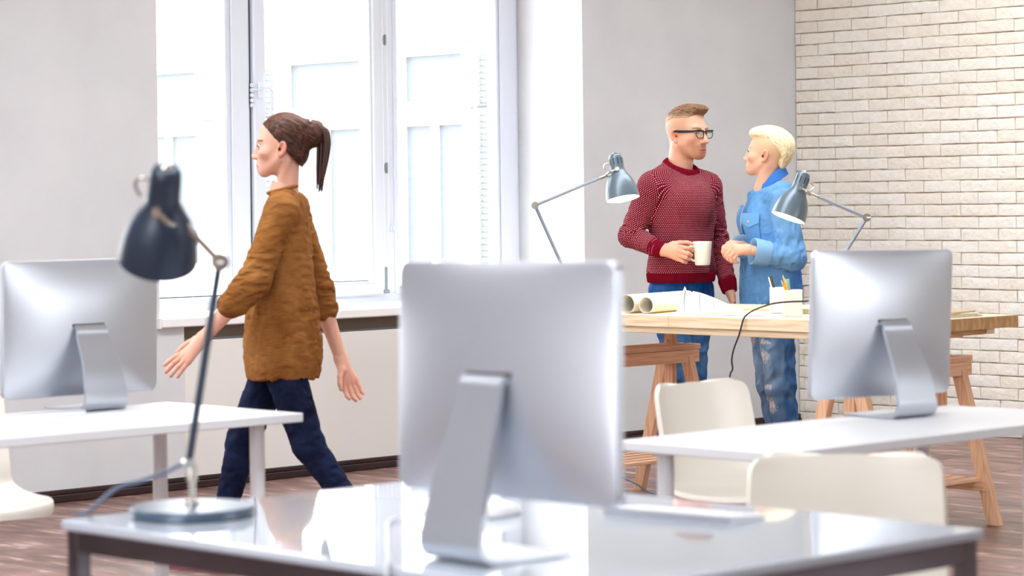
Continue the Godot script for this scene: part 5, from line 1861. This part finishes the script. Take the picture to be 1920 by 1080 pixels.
func build_blonde() -> void:
	var root := person("woman with a short blonde undercut in a denim shirt, facing the man", Vector3(-2.522, 0, 1.944))
	var skin := S(230, 178, 150)
	var flush := S(226, 142, 116)
	var B := Basis(Vector3.UP, deg_to_rad(-74.0))
	var shN := Vector3(0.022, 1.325, 0.135)
	var elN := Vector3(0.070, 1.045, 0.165)
	var wrN := Vector3(-0.118, 1.078, 0.205)
	var shF := Vector3(-0.035, 1.325, -0.145)
	var elF := Vector3(-0.045, 1.055, -0.17)
	var wrF := Vector3(-0.150, 1.098, 0.075)
	var nz := FastNoiseLite.new()
	nz.seed = 14
	nz.frequency = 1.0
	nz.fractal_octaves = 2
	# ---- shirt
	var f := Field.new(Vector3(-0.22, 0.70, -0.26), Vector3(0.19, 1.44, 0.29), 0.008)
	f.egg(Vector3(-0.015, 1.20, 0.0), Vector3(0.160, 0.205, 0.112), 0.05, 1, B)
	f.egg(Vector3(-0.072, 1.215, 0.055), Vector3(0.07, 0.07, 0.062), 0.05, 1, B)
	f.egg(Vector3(-0.072, 1.215, -0.05), Vector3(0.07, 0.07, 0.062), 0.05, 1, B)
	f.egg(Vector3(-0.018, 0.99, 0.0), Vector3(0.165, 0.24, 0.133), 0.06, 1, B)
	f.egg(Vector3(-0.015, 0.83, 0.0), Vector3(0.172, 0.20, 0.137), 0.05, 1, B)
	f.cone(shN, shF, 0.058, 0.058, 0.06, 1)
	f.cone(Vector3(-0.005, 1.352, 0.045), shN + Vector3(0, 0.004, -0.01), 0.036, 0.05, 0.04, 1)
	f.cone(Vector3(-0.005, 1.352, -0.045), shF + Vector3(0, 0.004, 0.01), 0.036, 0.05, 0.04, 1)
	f.cone(shN, elN, 0.062, 0.060, 0.03, 2)
	f.cone(elN, wrN + (elN - wrN).normalized() * 0.06, 0.060, 0.050, 0.02, 3)
	f.cone(shF, elF, 0.062, 0.056, 0.03, 4)
	f.cone(elF, wrF + (elF - wrF).normalized() * 0.07, 0.056, 0.046, 0.02, 5)
	f.plane(Vector3(0, 0.725, 0), Vector3.DOWN)
	f.plane(Vector3(-0.02, 1.382, 0), Vector3(-0.45, 0.88, 0.05).normalized())
	f.rough(func(p: Vector3, id: int) -> float:
		if id == 1:
			return folds(nz, p, Vector3(13, 6, 13), 0.007 * smoothstep(1.25, 1.0, p.y)) + folds(nz, p + Vector3(5, 0, 0), Vector3(18, 16, 18), 0.004)
		var e: Vector3 = elN if id < 4 else elF
		var near := exp(-p.distance_squared_to(e + Vector3(-0.03, 0.02, 0)) / 0.008)
		return folds(nz, p, Vector3(17, 9, 13), 0.005 + 0.010 * near))
	var sc := func(p: Vector3, id: int, n: Vector3) -> Color:
		var fade := 0.14 * nz.get_noise_3d(p.x * 11, p.y * 5, p.z * 11) + 0.30
		if id == 2 or id == 3:
			fade += 0.25
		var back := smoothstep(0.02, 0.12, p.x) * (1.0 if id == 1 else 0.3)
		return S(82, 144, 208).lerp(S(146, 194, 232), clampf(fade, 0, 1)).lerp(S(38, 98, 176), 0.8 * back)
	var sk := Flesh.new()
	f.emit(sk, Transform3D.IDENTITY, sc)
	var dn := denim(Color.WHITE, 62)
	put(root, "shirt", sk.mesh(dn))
	# rolled cuffs
	var cuffm := mat(K(132, 180, 222), 0.85)
	for q in [[wrN, elN, 1.0], [wrF, elF, 0.85]]:
		var d: Vector3 = (q[1] - q[0]).normalized()
		var t := along(Vector3.ZERO, d, Vector3(0, 0, 1))
		var s := Soup.new()
		var rings := []
		for e in [[0.026, 0.036], [0.004, 0.050], [0.0, 0.060], [0.006, 0.0625], [0.040, 0.0605], [0.076, 0.0575], [0.080, 0.054], [0.078, 0.044]]:
			var ring := PackedVector3Array()
			for jj in 28:
				var a := -TAU * jj / 28
				var w: float = e[1] * q[2] * (1.0 + 0.03 * sin(a * 3.0 + 1.0) + 0.16 * maxf(0.0, -sin(a)) * smoothstep(0.08, 0.0, e[0]))
				ring.append(q[0] + d * e[0] + t.basis * Vector3(w * cos(a), 0, w * sin(a)))
			rings.append(ring)
		s.loft(rings, true, true)
		put(root, "rolled_cuff", s.mesh(cuffm, 50.0))
	# collar: stand and turned-down leaf
	var colm := mat(K(46, 112, 190), 0.85)
	var g := []
	for i in 41:
		var a := lerpf(-2.55, 2.55, i / 40.0)            # round the neck, open in front
		var row := PackedVector3Array()
		for k in 7:
			var v := k / 6.0
			var open := smoothstep(1.7, 2.55, absf(a))
			var r := 0.053 + 0.008 * v + (0.026 * maxf(0.0, v - 0.35) + 0.004) + 0.014 * open * v
			var y := 1.406 + 0.036 * cos(a) - 0.030 * open + (0.036 * (1.0 - absf(v - 0.35) / 0.35) if v < 0.35 else 0.036 - 0.062 * (v - 0.35) / 0.65 * (0.75 + 0.5 * open))
			# a = 0 is the nape
			var dir := -B.z * cos(a) + B.x * sin(a)
			row.append(Vector3(-0.012, 0, 0.0) + dir * r + Vector3(0, y, 0))
		g.append(row)
	var cs := Soup.new()
	cs.sheet(g, 0.003)
	put(root, "collar", cs.mesh(colm, 60.0))
	# placket, pocket with flap, buttons
	var mid := func(y: float, off: float, push: float) -> Vector3:   # a point on the shirt front, off metres to her left of the middle
		var zf := 0.112 + 0.045 * gauss(Vector3(0, y, 0), Vector3(0, 1.215, 0), 0.09) + 0.022 * smoothstep(1.12, 0.98, y) - 0.03 * smoothstep(1.30, 1.38, y)
		return Vector3(-0.016, y, 0.0) + B.z * (zf + push - 0.9 * off * off / 0.2) + B.x * off
	var pl := Soup.new()
	var pg := []
	for i in 25:
		var y := lerpf(0.74, 1.285, i / 24.0)
		pg.append(PackedVector3Array([mid.call(y, -0.018, 0.002), mid.call(y, 0.0, 0.005), mid.call(y, 0.018, 0.002)]))
	pl.sheet(pg, 0.004)
	put(root, "placket", pl.mesh(mat(K(88, 148, 206), 0.85)))
	var brass := mat(K(214, 196, 160), 0.35, 0.7)
	for i in 6:
		var p: Vector3 = mid.call(0.80 + i * 0.09, 0.0, 0.008)
		var bs := Soup.new()
		bs.tube(PackedVector3Array([p - B.z * 0.002, p + B.z * 0.003]), PackedFloat32Array([0.0055]), 10)
		put(root, "button", bs.mesh(brass))
	var pk := []
	for i in 9:
		var row := PackedVector3Array()
		for k in 9:
			var off := lerpf(0.046, 0.118, k / 8.0)
			var y := lerpf(1.105, 1.235, i / 8.0) - (0.016 * (1.0 - absf(k / 4.0 - 1.0)) if i == 0 else 0.0)
			row.append(pocket_point(B, y, off, 0.006))
		pk.append(row)
	var ps := Soup.new()
	ps.sheet(pk, 0.004)
	put(root, "pocket", ps.mesh(mat(K(90, 150, 208), 0.85), 50.0))
	var fl := []
	for i in 5:
		var row := PackedVector3Array()
		for k in 9:
			var off := lerpf(0.043, 0.121, k / 8.0)
			var y := lerpf(1.205, 1.25, i / 4.0) - (0.020 * (1.0 - absf(k / 4.0 - 1.0)) * (1.0 - i / 4.0))
			row.append(pocket_point(B, y, off, 0.011))
		fl.append(row)
	var fs := Soup.new()
	fs.sheet(fl, 0.004)
	put(root, "pocket_flap", fs.mesh(mat(K(104, 162, 216), 0.85), 50.0))
	var snap := Soup.new()
	var sp := pocket_point(B, 1.212, 0.082, 0.013)
	snap.tube(PackedVector3Array([sp - B.z * 0.002, sp + (B.z * 0.6 + B.x * 0.8) * 0.003]), PackedFloat32Array([0.0055]), 10)
	put(root, "button", snap.mesh(brass))
	# ---- jeans, worn through at the knee
	var hipN := Vector3(-0.004, 0.80, 0.085)
	var hipF := Vector3(-0.028, 0.80, -0.085)
	var knN := Vector3(0.012, 0.455, 0.10)
	var knF := Vector3(-0.015, 0.455, -0.07)
	var anN := Vector3(0.062, 0.09, 0.09)
	var anF := Vector3(0.040, 0.09, -0.085)
	var j := Field.new(Vector3(-0.17, 0.06, -0.22), Vector3(0.20, 0.92, 0.24), 0.0075)
	j.egg(Vector3(-0.012, 0.84, 0.0), Vector3(0.160, 0.13, 0.118), 0.05, 1, B)
	j.cone(hipN, knN, 0.094, 0.066, 0.03, 2)
	j.cone(hipF, knF, 0.094, 0.062, 0.03, 3)
	j.cone(knN, anN, 0.067, 0.052, 0.02, 2)
	j.cone(knF, anF, 0.062, 0.050, 0.02, 3)
	j.plane(Vector3(0, 0.075, 0), Vector3.DOWN)
	j.rough(func(p: Vector3, _id: int) -> float:
		return folds(nz, p, Vector3(8, 7, 8), 0.007 + 0.008 * exp(-pow((p.y - 0.44) / 0.10, 2.0))))
	var tears := [Vector3(-0.058, 0.66, 0.135), Vector3(-0.055, 0.595, 0.125), Vector3(-0.042, 0.455, 0.125), Vector3(-0.036, 0.365, 0.13), Vector3(0.088, 0.66, 0.10), Vector3(-0.11, 0.66, -0.05), Vector3(-0.05, 0.40, 0.12)]
	var jc := func(p: Vector3, id: int, n: Vector3) -> Color:
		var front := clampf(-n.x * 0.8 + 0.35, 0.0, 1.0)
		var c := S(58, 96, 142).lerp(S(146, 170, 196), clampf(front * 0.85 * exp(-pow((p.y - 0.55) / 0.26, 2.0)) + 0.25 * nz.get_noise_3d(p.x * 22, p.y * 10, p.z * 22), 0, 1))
		for i in tears.size():
			var q: Vector3 = p - tears[i]
			var e := Vector3(q.x / 0.024, q.y / (0.009 if i % 2 == 0 else 0.024), q.z / 0.026).length() + 0.75 * nz.get_noise_3d(p.x * 120, p.y * 160, p.z * 120)
			c = c.lerp(S(206, 218, 230), smoothstep(1.35, 1.0, e))
			c = c.lerp(S(214, 176, 150), smoothstep(0.8, 0.55, e))
		return c
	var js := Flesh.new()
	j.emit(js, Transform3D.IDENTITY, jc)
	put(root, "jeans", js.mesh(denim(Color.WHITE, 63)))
	var lea := mat(K(230, 228, 226), 0.5)
	shoe(root, anN + Vector3(0.01, -0.09, 0.0), B.z, lea, lea, 0.25)
	shoe(root, anF + Vector3(0.01, -0.09, 0.0), B.z, lea, lea, 0.25)
	# ---- body
	var body := Flesh.new()
	var bf := Field.new(Vector3(-0.20, 0.05, -0.24), Vector3(0.17, 1.42, 0.26), 0.014)
	bf.egg(Vector3(-0.015, 1.19, 0.0), Vector3(0.13, 0.18, 0.085), 0.05, 0, B)
	bf.egg(Vector3(-0.015, 0.93, 0.0), Vector3(0.135, 0.2, 0.095), 0.05, 0, B)
	bf.cone(shN, shF, 0.04, 0.04, 0.05)
	bf.cone(Vector3(-0.004, 1.40, 0.0), Vector3(-0.01, 1.30, 0.0), 0.046, 0.055, 0.04)
	for q in [[shN, elN, 0.042, 0.036], [elN, wrN, 0.036, 0.024], [shF, elF, 0.042, 0.036], [elF, wrF, 0.036, 0.024], [hipN, knN, 0.078, 0.048], [hipF, knF, 0.078, 0.048], [knN, anN, 0.046, 0.034], [knF, anF, 0.046, 0.034]]:
		bf.cone(q[0], q[1], q[2], q[3], 0.02)
	bf.emit(body, Transform3D.IDENTITY, flat_color(skin))
	var ht := Transform3D((Basis(Vector3.UP, deg_to_rad(-109.0)) * Basis(Vector3.RIGHT, deg_to_rad(-9.0))).scaled(Vector3.ONE * 0.93), Vector3(-0.030, 1.519, 0.0))
	var look := {"skin": skin, "flush": flush, "lips": S(214, 132, 122), "brow": S(206, 160, 124), "lash": S(52, 40, 40), "iris": S(96, 108, 112), "gaze": 0.0, "buzz": S(216, 180, 138), "fem": 1.0}
	head_into(body, ht, look, Vector3(0.004, -0.24, -0.012), 0.046)
	# hands held together in front of the waist; the near one on top, fingers drooping
	hand_into(body, Vector3(-0.29, 0.99, 0.12), Vector3(-0.03, 1.15, 0.29), wrN + (elN - wrN).normalized() * 0.07, wrN + Vector3(-0.022, 0.006, 0.0), Vector3(0.1, 0.35, 0.93).normalized(), [
		[Vector3(-0.208, 1.108, 0.200), Vector3(-0.236, 1.084, 0.196), Vector3(-0.238, 1.058, 0.190), Vector3(-0.226, 1.042, 0.184)],
		[Vector3(-0.206, 1.096, 0.214), Vector3(-0.232, 1.068, 0.212), Vector3(-0.230, 1.042, 0.205), Vector3(-0.216, 1.030, 0.198)],
		[Vector3(-0.198, 1.080, 0.222), Vector3(-0.219, 1.055, 0.221), Vector3(-0.214, 1.032, 0.214), Vector3(-0.200, 1.026, 0.206)],
		[Vector3(-0.187, 1.066, 0.224), Vector3(-0.202, 1.045, 0.224), Vector3(-0.196, 1.028, 0.217), Vector3(-0.184, 1.026, 0.210)]],
		[Vector3(-0.165, 1.094, 0.188), Vector3(-0.186, 1.088, 0.172), Vector3(-0.206, 1.074, 0.168), Vector3(-0.216, 1.056, 0.168)], 0.9, skin, flush)
	hand_into(body, Vector3(-0.30, 1.01, 0.02), Vector3(-0.10, 1.16, 0.22), wrF + (elF - wrF).normalized() * 0.07, wrF, Vector3(0.1, 1, 0.2).normalized(), [
		[Vector3(-0.222, 1.112, 0.140), Vector3(-0.246, 1.096, 0.158), Vector3(-0.250, 1.074, 0.166), Vector3(-0.244, 1.056, 0.166)],
		[Vector3(-0.212, 1.116, 0.150), Vector3(-0.234, 1.106, 0.172), Vector3(-0.246, 1.088, 0.182), Vector3(-0.248, 1.068, 0.184)],
		[Vector3(-0.200, 1.116, 0.156), Vector3(-0.216, 1.112, 0.178), Vector3(-0.226, 1.100, 0.190), Vector3(-0.234, 1.086, 0.196)],
		[Vector3(-0.188, 1.112, 0.158), Vector3(-0.198, 1.110, 0.176), Vector3(-0.204, 1.104, 0.186), Vector3(-0.210, 1.096, 0.192)]],
		[Vector3(-0.190, 1.092, 0.110), Vector3(-0.214, 1.080, 0.124), Vector3(-0.230, 1.064, 0.138), Vector3(-0.236, 1.048, 0.148)], 0.88, skin, flush)
	put(root, "body", body.mesh(vmat(0.48, 0.06)))
	lashes(root, ht, K(40, 30, 30), 0.0017)
	# ---- hair: swept-back crest over shorn sides
	var hn := FastNoiseLite.new()
	hn.seed = 19
	hn.frequency = 1.0
	hn.fractal_octaves = 2
	var hf := Field.new(Vector3(-0.095, -0.09, -0.165), Vector3(0.095, 0.155, 0.125), 0.0036)
	hf.egg(Vector3(0.0, 0.094, 0.056), Vector3(0.056, 0.034, 0.044), 0.03, 1)
	hf.egg(Vector3(0.0, 0.096, 0.005), Vector3(0.068, 0.046, 0.062), 0.03, 1)
	hf.egg(Vector3(0.0, 0.074, -0.060), Vector3(0.074, 0.060, 0.062), 0.03, 1)
	hf.egg(Vector3(0.0, 0.036, -0.098), Vector3(0.064, 0.066, 0.042), 0.03, 1)
	hf.egg(Vector3(0.0, -0.016, -0.090), Vector3(0.046, 0.050, 0.020), 0.025, 1)
	hf.rough(func(p: Vector3, _id: int) -> float:
		var a := atan2(p.y - 0.0, -p.z + 0.02)
		var line := 0.074 - 0.055 * smoothstep(0.02, -0.07, p.z) - 0.06 * smoothstep(-0.07, -0.11, p.z)
		return hn.get_noise_3d(p.x * 110, p.x * 20 + (p.y + p.z) * 10, a * 2.0 + p.length() * 60) * 0.0022 + 0.016 * smoothstep(line + 0.022, line - 0.012, p.y) * smoothstep(0.030, 0.045, absf(p.x)), 0.024)
	var hc := func(p: Vector3, _i: int, _n: Vector3) -> Color:
		var a := atan2(p.y, -p.z + 0.02)
		var v := hn.get_noise_3d(p.x * 140, a * 3.0, p.length() * 110)
		return S(246, 233, 196).lerp(S(206, 176, 122), clampf(0.25 + 0.9 * v + 0.5 * smoothstep(0.03, -0.04, p.y), 0, 1))
	var hs := Flesh.new()
	hf.emit(hs, ht, hc)
	# loose locks following the sweep
	var hair := put(root, "hair", hs.mesh(vmat(0.45)))
	var lk := Soup.new()
	var r := RandomNumberGenerator.new()
	r.seed = 5
	for i in 150:
		var x := r.randf_range(-0.066, 0.066)
		var q := absf(x) / 0.066
		var up := r.randf_range(-0.003, 0.005)
		var drop := q * q
		var pts := [Vector3(x * 0.72, 0.098 + up - 0.016 * drop, 0.094 - 0.02 * drop), Vector3(x * 0.85, 0.128 + up - 0.026 * drop, 0.055), Vector3(x * 1.02, 0.141 + up - 0.045 * drop, -0.010), Vector3(x * 1.10, 0.124 + up - 0.052 * drop, -0.085), Vector3(x * 1.02, 0.064 - 0.02 * drop, -0.136 - up + 0.030 * drop), Vector3(x * 0.80, -0.008 - r.randf() * 0.035, -0.112 + 0.020 * drop)]
		lk.tube(curve_pts(pts, 15), PackedFloat32Array([0.0006, 0.0012, 0.0018, 0.0020, 0.0021, 0.0021, 0.0021, 0.0021, 0.0021, 0.0020, 0.0018, 0.0016, 0.0014, 0.0010, 0.0008, 0.0003]), 5)
	var lo := put(hair, "lock", lk.mesh(mat(K(240, 226, 186), 0.45), 70.0))
	lo.transform = ht

func pocket_point(B: Basis, y: float, off: float, push: float) -> Vector3:
	# wraps round her left breast
	var ang := off / 0.135
	var zf := 0.118 + 0.040 * exp(-pow((y - 1.215) / 0.09, 2.0)) * exp(-pow((off - 0.06) / 0.07, 2.0))
	return Vector3(-0.016, y, 0.0) + B.z * ((zf + push) * cos(ang * 0.9)) + B.x * ((0.150 + push) * sin(ang * 0.95))

func build_walker() -> void:
	var root := person("woman with brown tied-back hair in an ochre sweater walking past the window", Vector3(-5.794, 0, 2.399))
	var skin := S(232, 178, 154)
	var flush := S(214, 118, 104)
	var B := Basis(Vector3.UP, deg_to_rad(-88.0))
	var shN := Vector3(0.012, 1.300, 0.150)
	var elN := Vector3(-0.090, 1.045, 0.215)
	var wrN := Vector3(-0.265, 0.850, 0.215)
	var shF := Vector3(0.020, 1.300, -0.150)
	var elF := Vector3(0.105, 1.010, -0.200)
	var wrF := Vector3(0.192, 0.745, -0.190)
	var nz := FastNoiseLite.new()
	nz.seed = 24
	nz.frequency = 1.0
	nz.fractal_octaves = 2
	var f := Field.new(Vector3(-0.27, 0.66, -0.28), Vector3(0.22, 1.42, 0.29), 0.0085)
	f.egg(Vector3(0.005, 1.165, 0.0), Vector3(0.152, 0.20, 0.100), 0.05, 1, B)
	f.egg(Vector3(-0.042, 1.160, 0.05), Vector3(0.062, 0.064, 0.060), 0.05, 1, B)
	f.egg(Vector3(-0.042, 1.160, -0.05), Vector3(0.062, 0.064, 0.060), 0.05, 1, B)
	f.egg(Vector3(-0.005, 0.96, 0.0), Vector3(0.165, 0.22, 0.122), 0.05, 1, B)
	f.egg(Vector3(-0.005, 0.79, 0.0), Vector3(0.176, 0.24, 0.142), 0.05, 1, B)
	f.cone(shN, shF, 0.050, 0.050, 0.05, 1)
	f.cone(Vector3(0.003, 1.340, 0.042), shN, 0.036, 0.046, 0.04, 1)
	f.cone(Vector3(0.003, 1.340, -0.042), shF, 0.036, 0.046, 0.04, 1)
	f.cone(shN, elN, 0.054, 0.057, 0.03, 2)
	f.cone(elN, elN.lerp(wrN, 0.42), 0.058, 0.052, 0.02, 2)
	f.cone(shF, elF, 0.062, 0.058, 0.03, 3)
	f.cone(elF, elF.lerp(wrF, 0.30), 0.058, 0.052, 0.02, 3)
	f.plane(Vector3(0, 0.69, 0), Vector3.DOWN)
	f.plane(Vector3(0.0, 1.372, 0), Vector3(-0.25, 0.96, 0).normalized())
	f.rough(func(p: Vector3, id: int) -> float:
		var e: Vector3 = elN if id == 2 else elF
		var near := exp(-p.distance_squared_to(e) / 0.012) if id > 1 else 0.0
		return folds(nz, p, Vector3(9, 22, 9), 0.005 + 0.008 * near) + folds(nz, p + Vector3(0, 7, 0), Vector3(12, 5, 12), 0.006 * smoothstep(1.1, 0.9, p.y)))
	var sk := Flesh.new()
	f.emit(sk, Transform3D.IDENTITY, func(p: Vector3, _i: int, _n: Vector3) -> Color:
		return S(142, 88, 42).lerp(S(184, 128, 74), clampf(0.4 + 0.5 * nz.get_noise_3d(p.x * 6, p.y * 5, p.z * 6) + 0.5 * smoothstep(0.95, 0.75, p.y) * smoothstep(0.0, -0.1, p.x), 0, 1)))
	var wool := vmat(0.95, 0.0, 0.2)
	wool.albedo_texture = noise_tex(0.10, Color(0.80, 0.80, 0.80), Color(1, 1, 1), 256, 71, 4)
	tri_map(wool, Vector3(1.2, 9, 1.2))
	put(root, "sweater", sk.mesh(wool))
	var rib := mat(K(160, 104, 54), 0.95, 0.0, 0.2)
	var cs := Soup.new()
	var cp := PackedVector3Array()
	for i in 49:
		var a := TAU * i / 48
		cp.append(Vector3(0.0, 1.372 + 0.012 * cos(a), 0) + B * Vector3(0.058 * sin(a), 0, -0.052 * cos(a)))
	cs.tube(cp, PackedFloat32Array([0.007]), 8)
	put(root, "collar", cs.mesh(rib, 60.0))
	# ---- trousers
	var hipN := Vector3(-0.010, 0.77, 0.080)
	var hipF := Vector3(-0.025, 0.77, -0.080)
	var knN := Vector3(0.090, 0.455, 0.085)
	var anN := Vector3(0.285, 0.165, 0.08)
	var knF := Vector3(-0.165, 0.46, -0.08)
	var anF := Vector3(-0.255, 0.095, -0.075)
	var j := Field.new(Vector3(-0.34, 0.06, -0.22), Vector3(0.37, 0.90, 0.22), 0.0085)
	j.egg(Vector3(-0.016, 0.80, 0.0), Vector3(0.140, 0.10, 0.095), 0.04, 1, B)
	j.cone(hipN, knN, 0.078, 0.058, 0.03, 2)
	j.cone(hipF, knF, 0.078, 0.058, 0.03, 3)
	j.plane(Vector3(0, 0.76, 0), Vector3.UP)
	j.cone(knN, anN, 0.056, 0.038, 0.02, 2)
	j.cone(knF, anF, 0.054, 0.038, 0.02, 3)
	j.rough(func(p: Vector3, _id: int) -> float: return folds(nz, p, Vector3(14, 16, 14), 0.006))
	var js := Flesh.new()
	j.emit(js, Transform3D.IDENTITY, func(p: Vector3, _i: int, _n: Vector3) -> Color:
		return S(20, 26, 50).lerp(S(36, 46, 78), clampf(0.4 + 0.6 * nz.get_noise_3d(p.x * 9, p.y * 5, p.z * 9), 0, 1)))
	put(root, "trousers", js.mesh(denim(Color.WHITE, 64)))
	var sm := mat(K(34, 30, 40), 0.7)
	var so := mat(K(214, 74, 140), 0.6)
	shoe(root, anF + Vector3(0.02, -0.095, 0.0), B.z, sm, so, 0.245)
	shoe(root, anN + Vector3(0.045, -0.10, 0.0), B.z, sm, so, 0.245)
	var back_shoe: Node3D = root.get_child(root.get_child_count() - 1)
	back_shoe.rotation = Vector3(deg_to_rad(32.0), deg_to_rad(-88.0), 0)
	back_shoe.position = Vector3(0.318, 0.118, 0.08)
	# ---- body
	var body := Flesh.new()
	var bf := Field.new(Vector3(-0.34, 0.05, -0.25), Vector3(0.36, 1.40, 0.27), 0.014)
	bf.egg(Vector3(0.005, 1.17, 0.0), Vector3(0.13, 0.18, 0.082), 0.05, 0, B)
	bf.egg(Vector3(-0.01, 0.92, 0.0), Vector3(0.135, 0.2, 0.092), 0.05, 0, B)
	bf.cone(shN, shF, 0.04, 0.04, 0.05)
	bf.cone(Vector3(0.0, 1.38, 0.0), Vector3(0.0, 1.28, 0.0), 0.045, 0.055, 0.04)
	for q in [[shN, elN, 0.042, 0.036], [elN, wrN, 0.038, 0.024], [shF, elF, 0.042, 0.036], [elF, wrF, 0.038, 0.024], [hipN, knN, 0.072, 0.044], [hipF, knF, 0.072, 0.044], [knN, anN, 0.042, 0.03], [knF, anF, 0.042, 0.03]]:
		bf.cone(q[0], q[1], q[2], q[3], 0.02)
	bf.emit(body, Transform3D.IDENTITY, flat_color(skin))
	var ht := Transform3D(Basis(Vector3.UP, deg_to_rad(-90.0)).scaled(Vector3.ONE * 0.94), Vector3(-0.004, 1.525, 0.0))
	var look := {"skin": skin, "flush": flush, "lips": S(196, 100, 98), "brow": S(84, 52, 42), "lash": S(40, 28, 26), "iris": S(70, 52, 40), "gaze": 0.0, "fem": 1.0}
	head_into(body, ht, look, Vector3(0.0, -0.24, -0.020), 0.040)
	hand_into(body, Vector3(-0.44, 0.70, 0.14), Vector3(-0.20, 0.92, 0.29), elN.lerp(wrN, 0.7), wrN, Vector3(0.1, 0.35, 0.95).normalized(), [
		[Vector3(-0.338, 0.800, 0.200), Vector3(-0.372, 0.782, 0.196), Vector3(-0.392, 0.768, 0.192), Vector3(-0.408, 0.754, 0.190)],
		[Vector3(-0.336, 0.788, 0.214), Vector3(-0.370, 0.764, 0.212), Vector3(-0.388, 0.746, 0.208), Vector3(-0.402, 0.730, 0.206)],
		[Vector3(-0.328, 0.776, 0.224), Vector3(-0.356, 0.750, 0.226), Vector3(-0.372, 0.732, 0.224), Vector3(-0.383, 0.717, 0.222)],
		[Vector3(-0.318, 0.766, 0.230), Vector3(-0.338, 0.742, 0.233), Vector3(-0.349, 0.727, 0.232), Vector3(-0.357, 0.714, 0.230)]],
		[Vector3(-0.296, 0.842, 0.190), Vector3(-0.322, 0.832, 0.176), Vector3(-0.346, 0.816, 0.170), Vector3(-0.364, 0.800, 0.168)], 0.92, skin, flush)
	hand_into(body, Vector3(0.13, 0.58, -0.27), Vector3(0.33, 0.80, -0.10), elF.lerp(wrF, 0.7), wrF, Vector3(0.2, 0.1, 0.97).normalized(), [
		[Vector3(0.200, 0.660, -0.178), Vector3(0.206, 0.628, -0.170), Vector3(0.214, 0.610, -0.160), Vector3(0.224, 0.600, -0.150)],
		[Vector3(0.218, 0.656, -0.178), Vector3(0.230, 0.622, -0.172), Vector3(0.238, 0.604, -0.162), Vector3(0.247, 0.594, -0.152)],
		[Vector3(0.234, 0.658, -0.180), Vector3(0.248, 0.628, -0.176), Vector3(0.256, 0.611, -0.168), Vector3(0.263, 0.601, -0.158)],
		[Vector3(0.247, 0.666, -0.184), Vector3(0.261, 0.641, -0.182), Vector3(0.268, 0.626, -0.175), Vector3(0.274, 0.617, -0.166)]],
		[Vector3(0.196, 0.706, -0.168), Vector3(0.190, 0.682, -0.152), Vector3(0.190, 0.656, -0.144), Vector3(0.194, 0.636, -0.140)], 0.92, skin, flush)
	put(root, "body", body.mesh(vmat(0.48, 0.06)))
	lashes(root, ht, K(30, 22, 22), 0.0015)
	# ---- hair: pulled back into a high tied tail
	var hn := FastNoiseLite.new()
	hn.seed = 29
	hn.frequency = 1.0
	hn.fractal_octaves = 2
	var hf := Field.new(Vector3(-0.10, -0.10, -0.20), Vector3(0.10, 0.16, 0.115), 0.004)
	hf.egg(Vector3(0, 0.046, -0.018), Vector3(0.0805, 0.090, 0.099), 0.01, 1)
	hf.egg(Vector3(0, -0.015, -0.030), Vector3(0.072, 0.080, 0.078), 0.03, 1)
	hf.plane(Vector3(0, 0.002, -0.010), Vector3(0, -0.66, 0.75).normalized())
	hf.plane(Vector3(0, -0.080, -0.05), Vector3(0, -1, 0.1).normalized())
	hf.egg(Vector3(0, 0.075, -0.100), Vector3(0.034, 0.030, 0.030), 0.02, 1)
	hf.egg(Vector3(0, 0.050, -0.135), Vector3(0.042, 0.052, 0.040), 0.025, 1)
	hf.rough(func(p: Vector3, _id: int) -> float: return hn.get_noise_3d(p.x * 110, p.y * 60 - p.z * 40, p.z * 12 + p.y * 10) * 0.0036, 0.014)
	var hs := Flesh.new()
	hf.emit(hs, ht, func(p: Vector3, _i: int, _n: Vector3) -> Color:
		return S(48, 28, 24).lerp(S(104, 64, 46), clampf(0.4 + 0.8 * hn.get_noise_3d(p.x * 120, p.y * 30, p.z * 30) + 0.5 * smoothstep(0.08, 0.13, p.y), 0, 1)))
	var hair := put(root, "hair", hs.mesh(vmat(0.5)))
	var tl := Soup.new()
	var r := RandomNumberGenerator.new()
	r.seed = 6
	for i in 26:
		var a := r.randf() * TAU
		var q := Vector3(cos(a), 0, sin(a)) * r.randf_range(0.0, 0.026)
		tl.tube(curve_pts([Vector3(0, 0.085, -0.13) + q * 0.5, Vector3(0, 0.065, -0.158) + q, Vector3(0, 0.01, -0.168) + q, Vector3(0, -0.07, -0.160) + q * 0.8, Vector3(0, -0.125 - r.randf() * 0.05, -0.150) + q * 0.5], 14), PackedFloat32Array([0.004, 0.006, 0.0065, 0.0065, 0.0065, 0.006, 0.006, 0.0055, 0.005, 0.0045, 0.004, 0.003, 0.002, 0.0006]), 6)
	var to := put(hair, "ponytail", tl.mesh(mat(K(66, 40, 32), 0.5), 70.0))
	to.transform = ht
	var bd := Soup.new()
	var bp := PackedVector3Array()
	for i in 25:
		var a := TAU * i / 24
		bp.append(Vector3(0.026 * cos(a), 0.080 + 0.010 * sin(a), -0.112 - 0.006 * sin(a)) + Vector3(0, 0.020 * sin(a), 0))
	bd.tube(bp, PackedFloat32Array([0.0045]), 8)
	var bo := put(hair, "hair_tie", bd.mesh(mat(K(214, 216, 222), 0.6)))
	bo.transform = ht
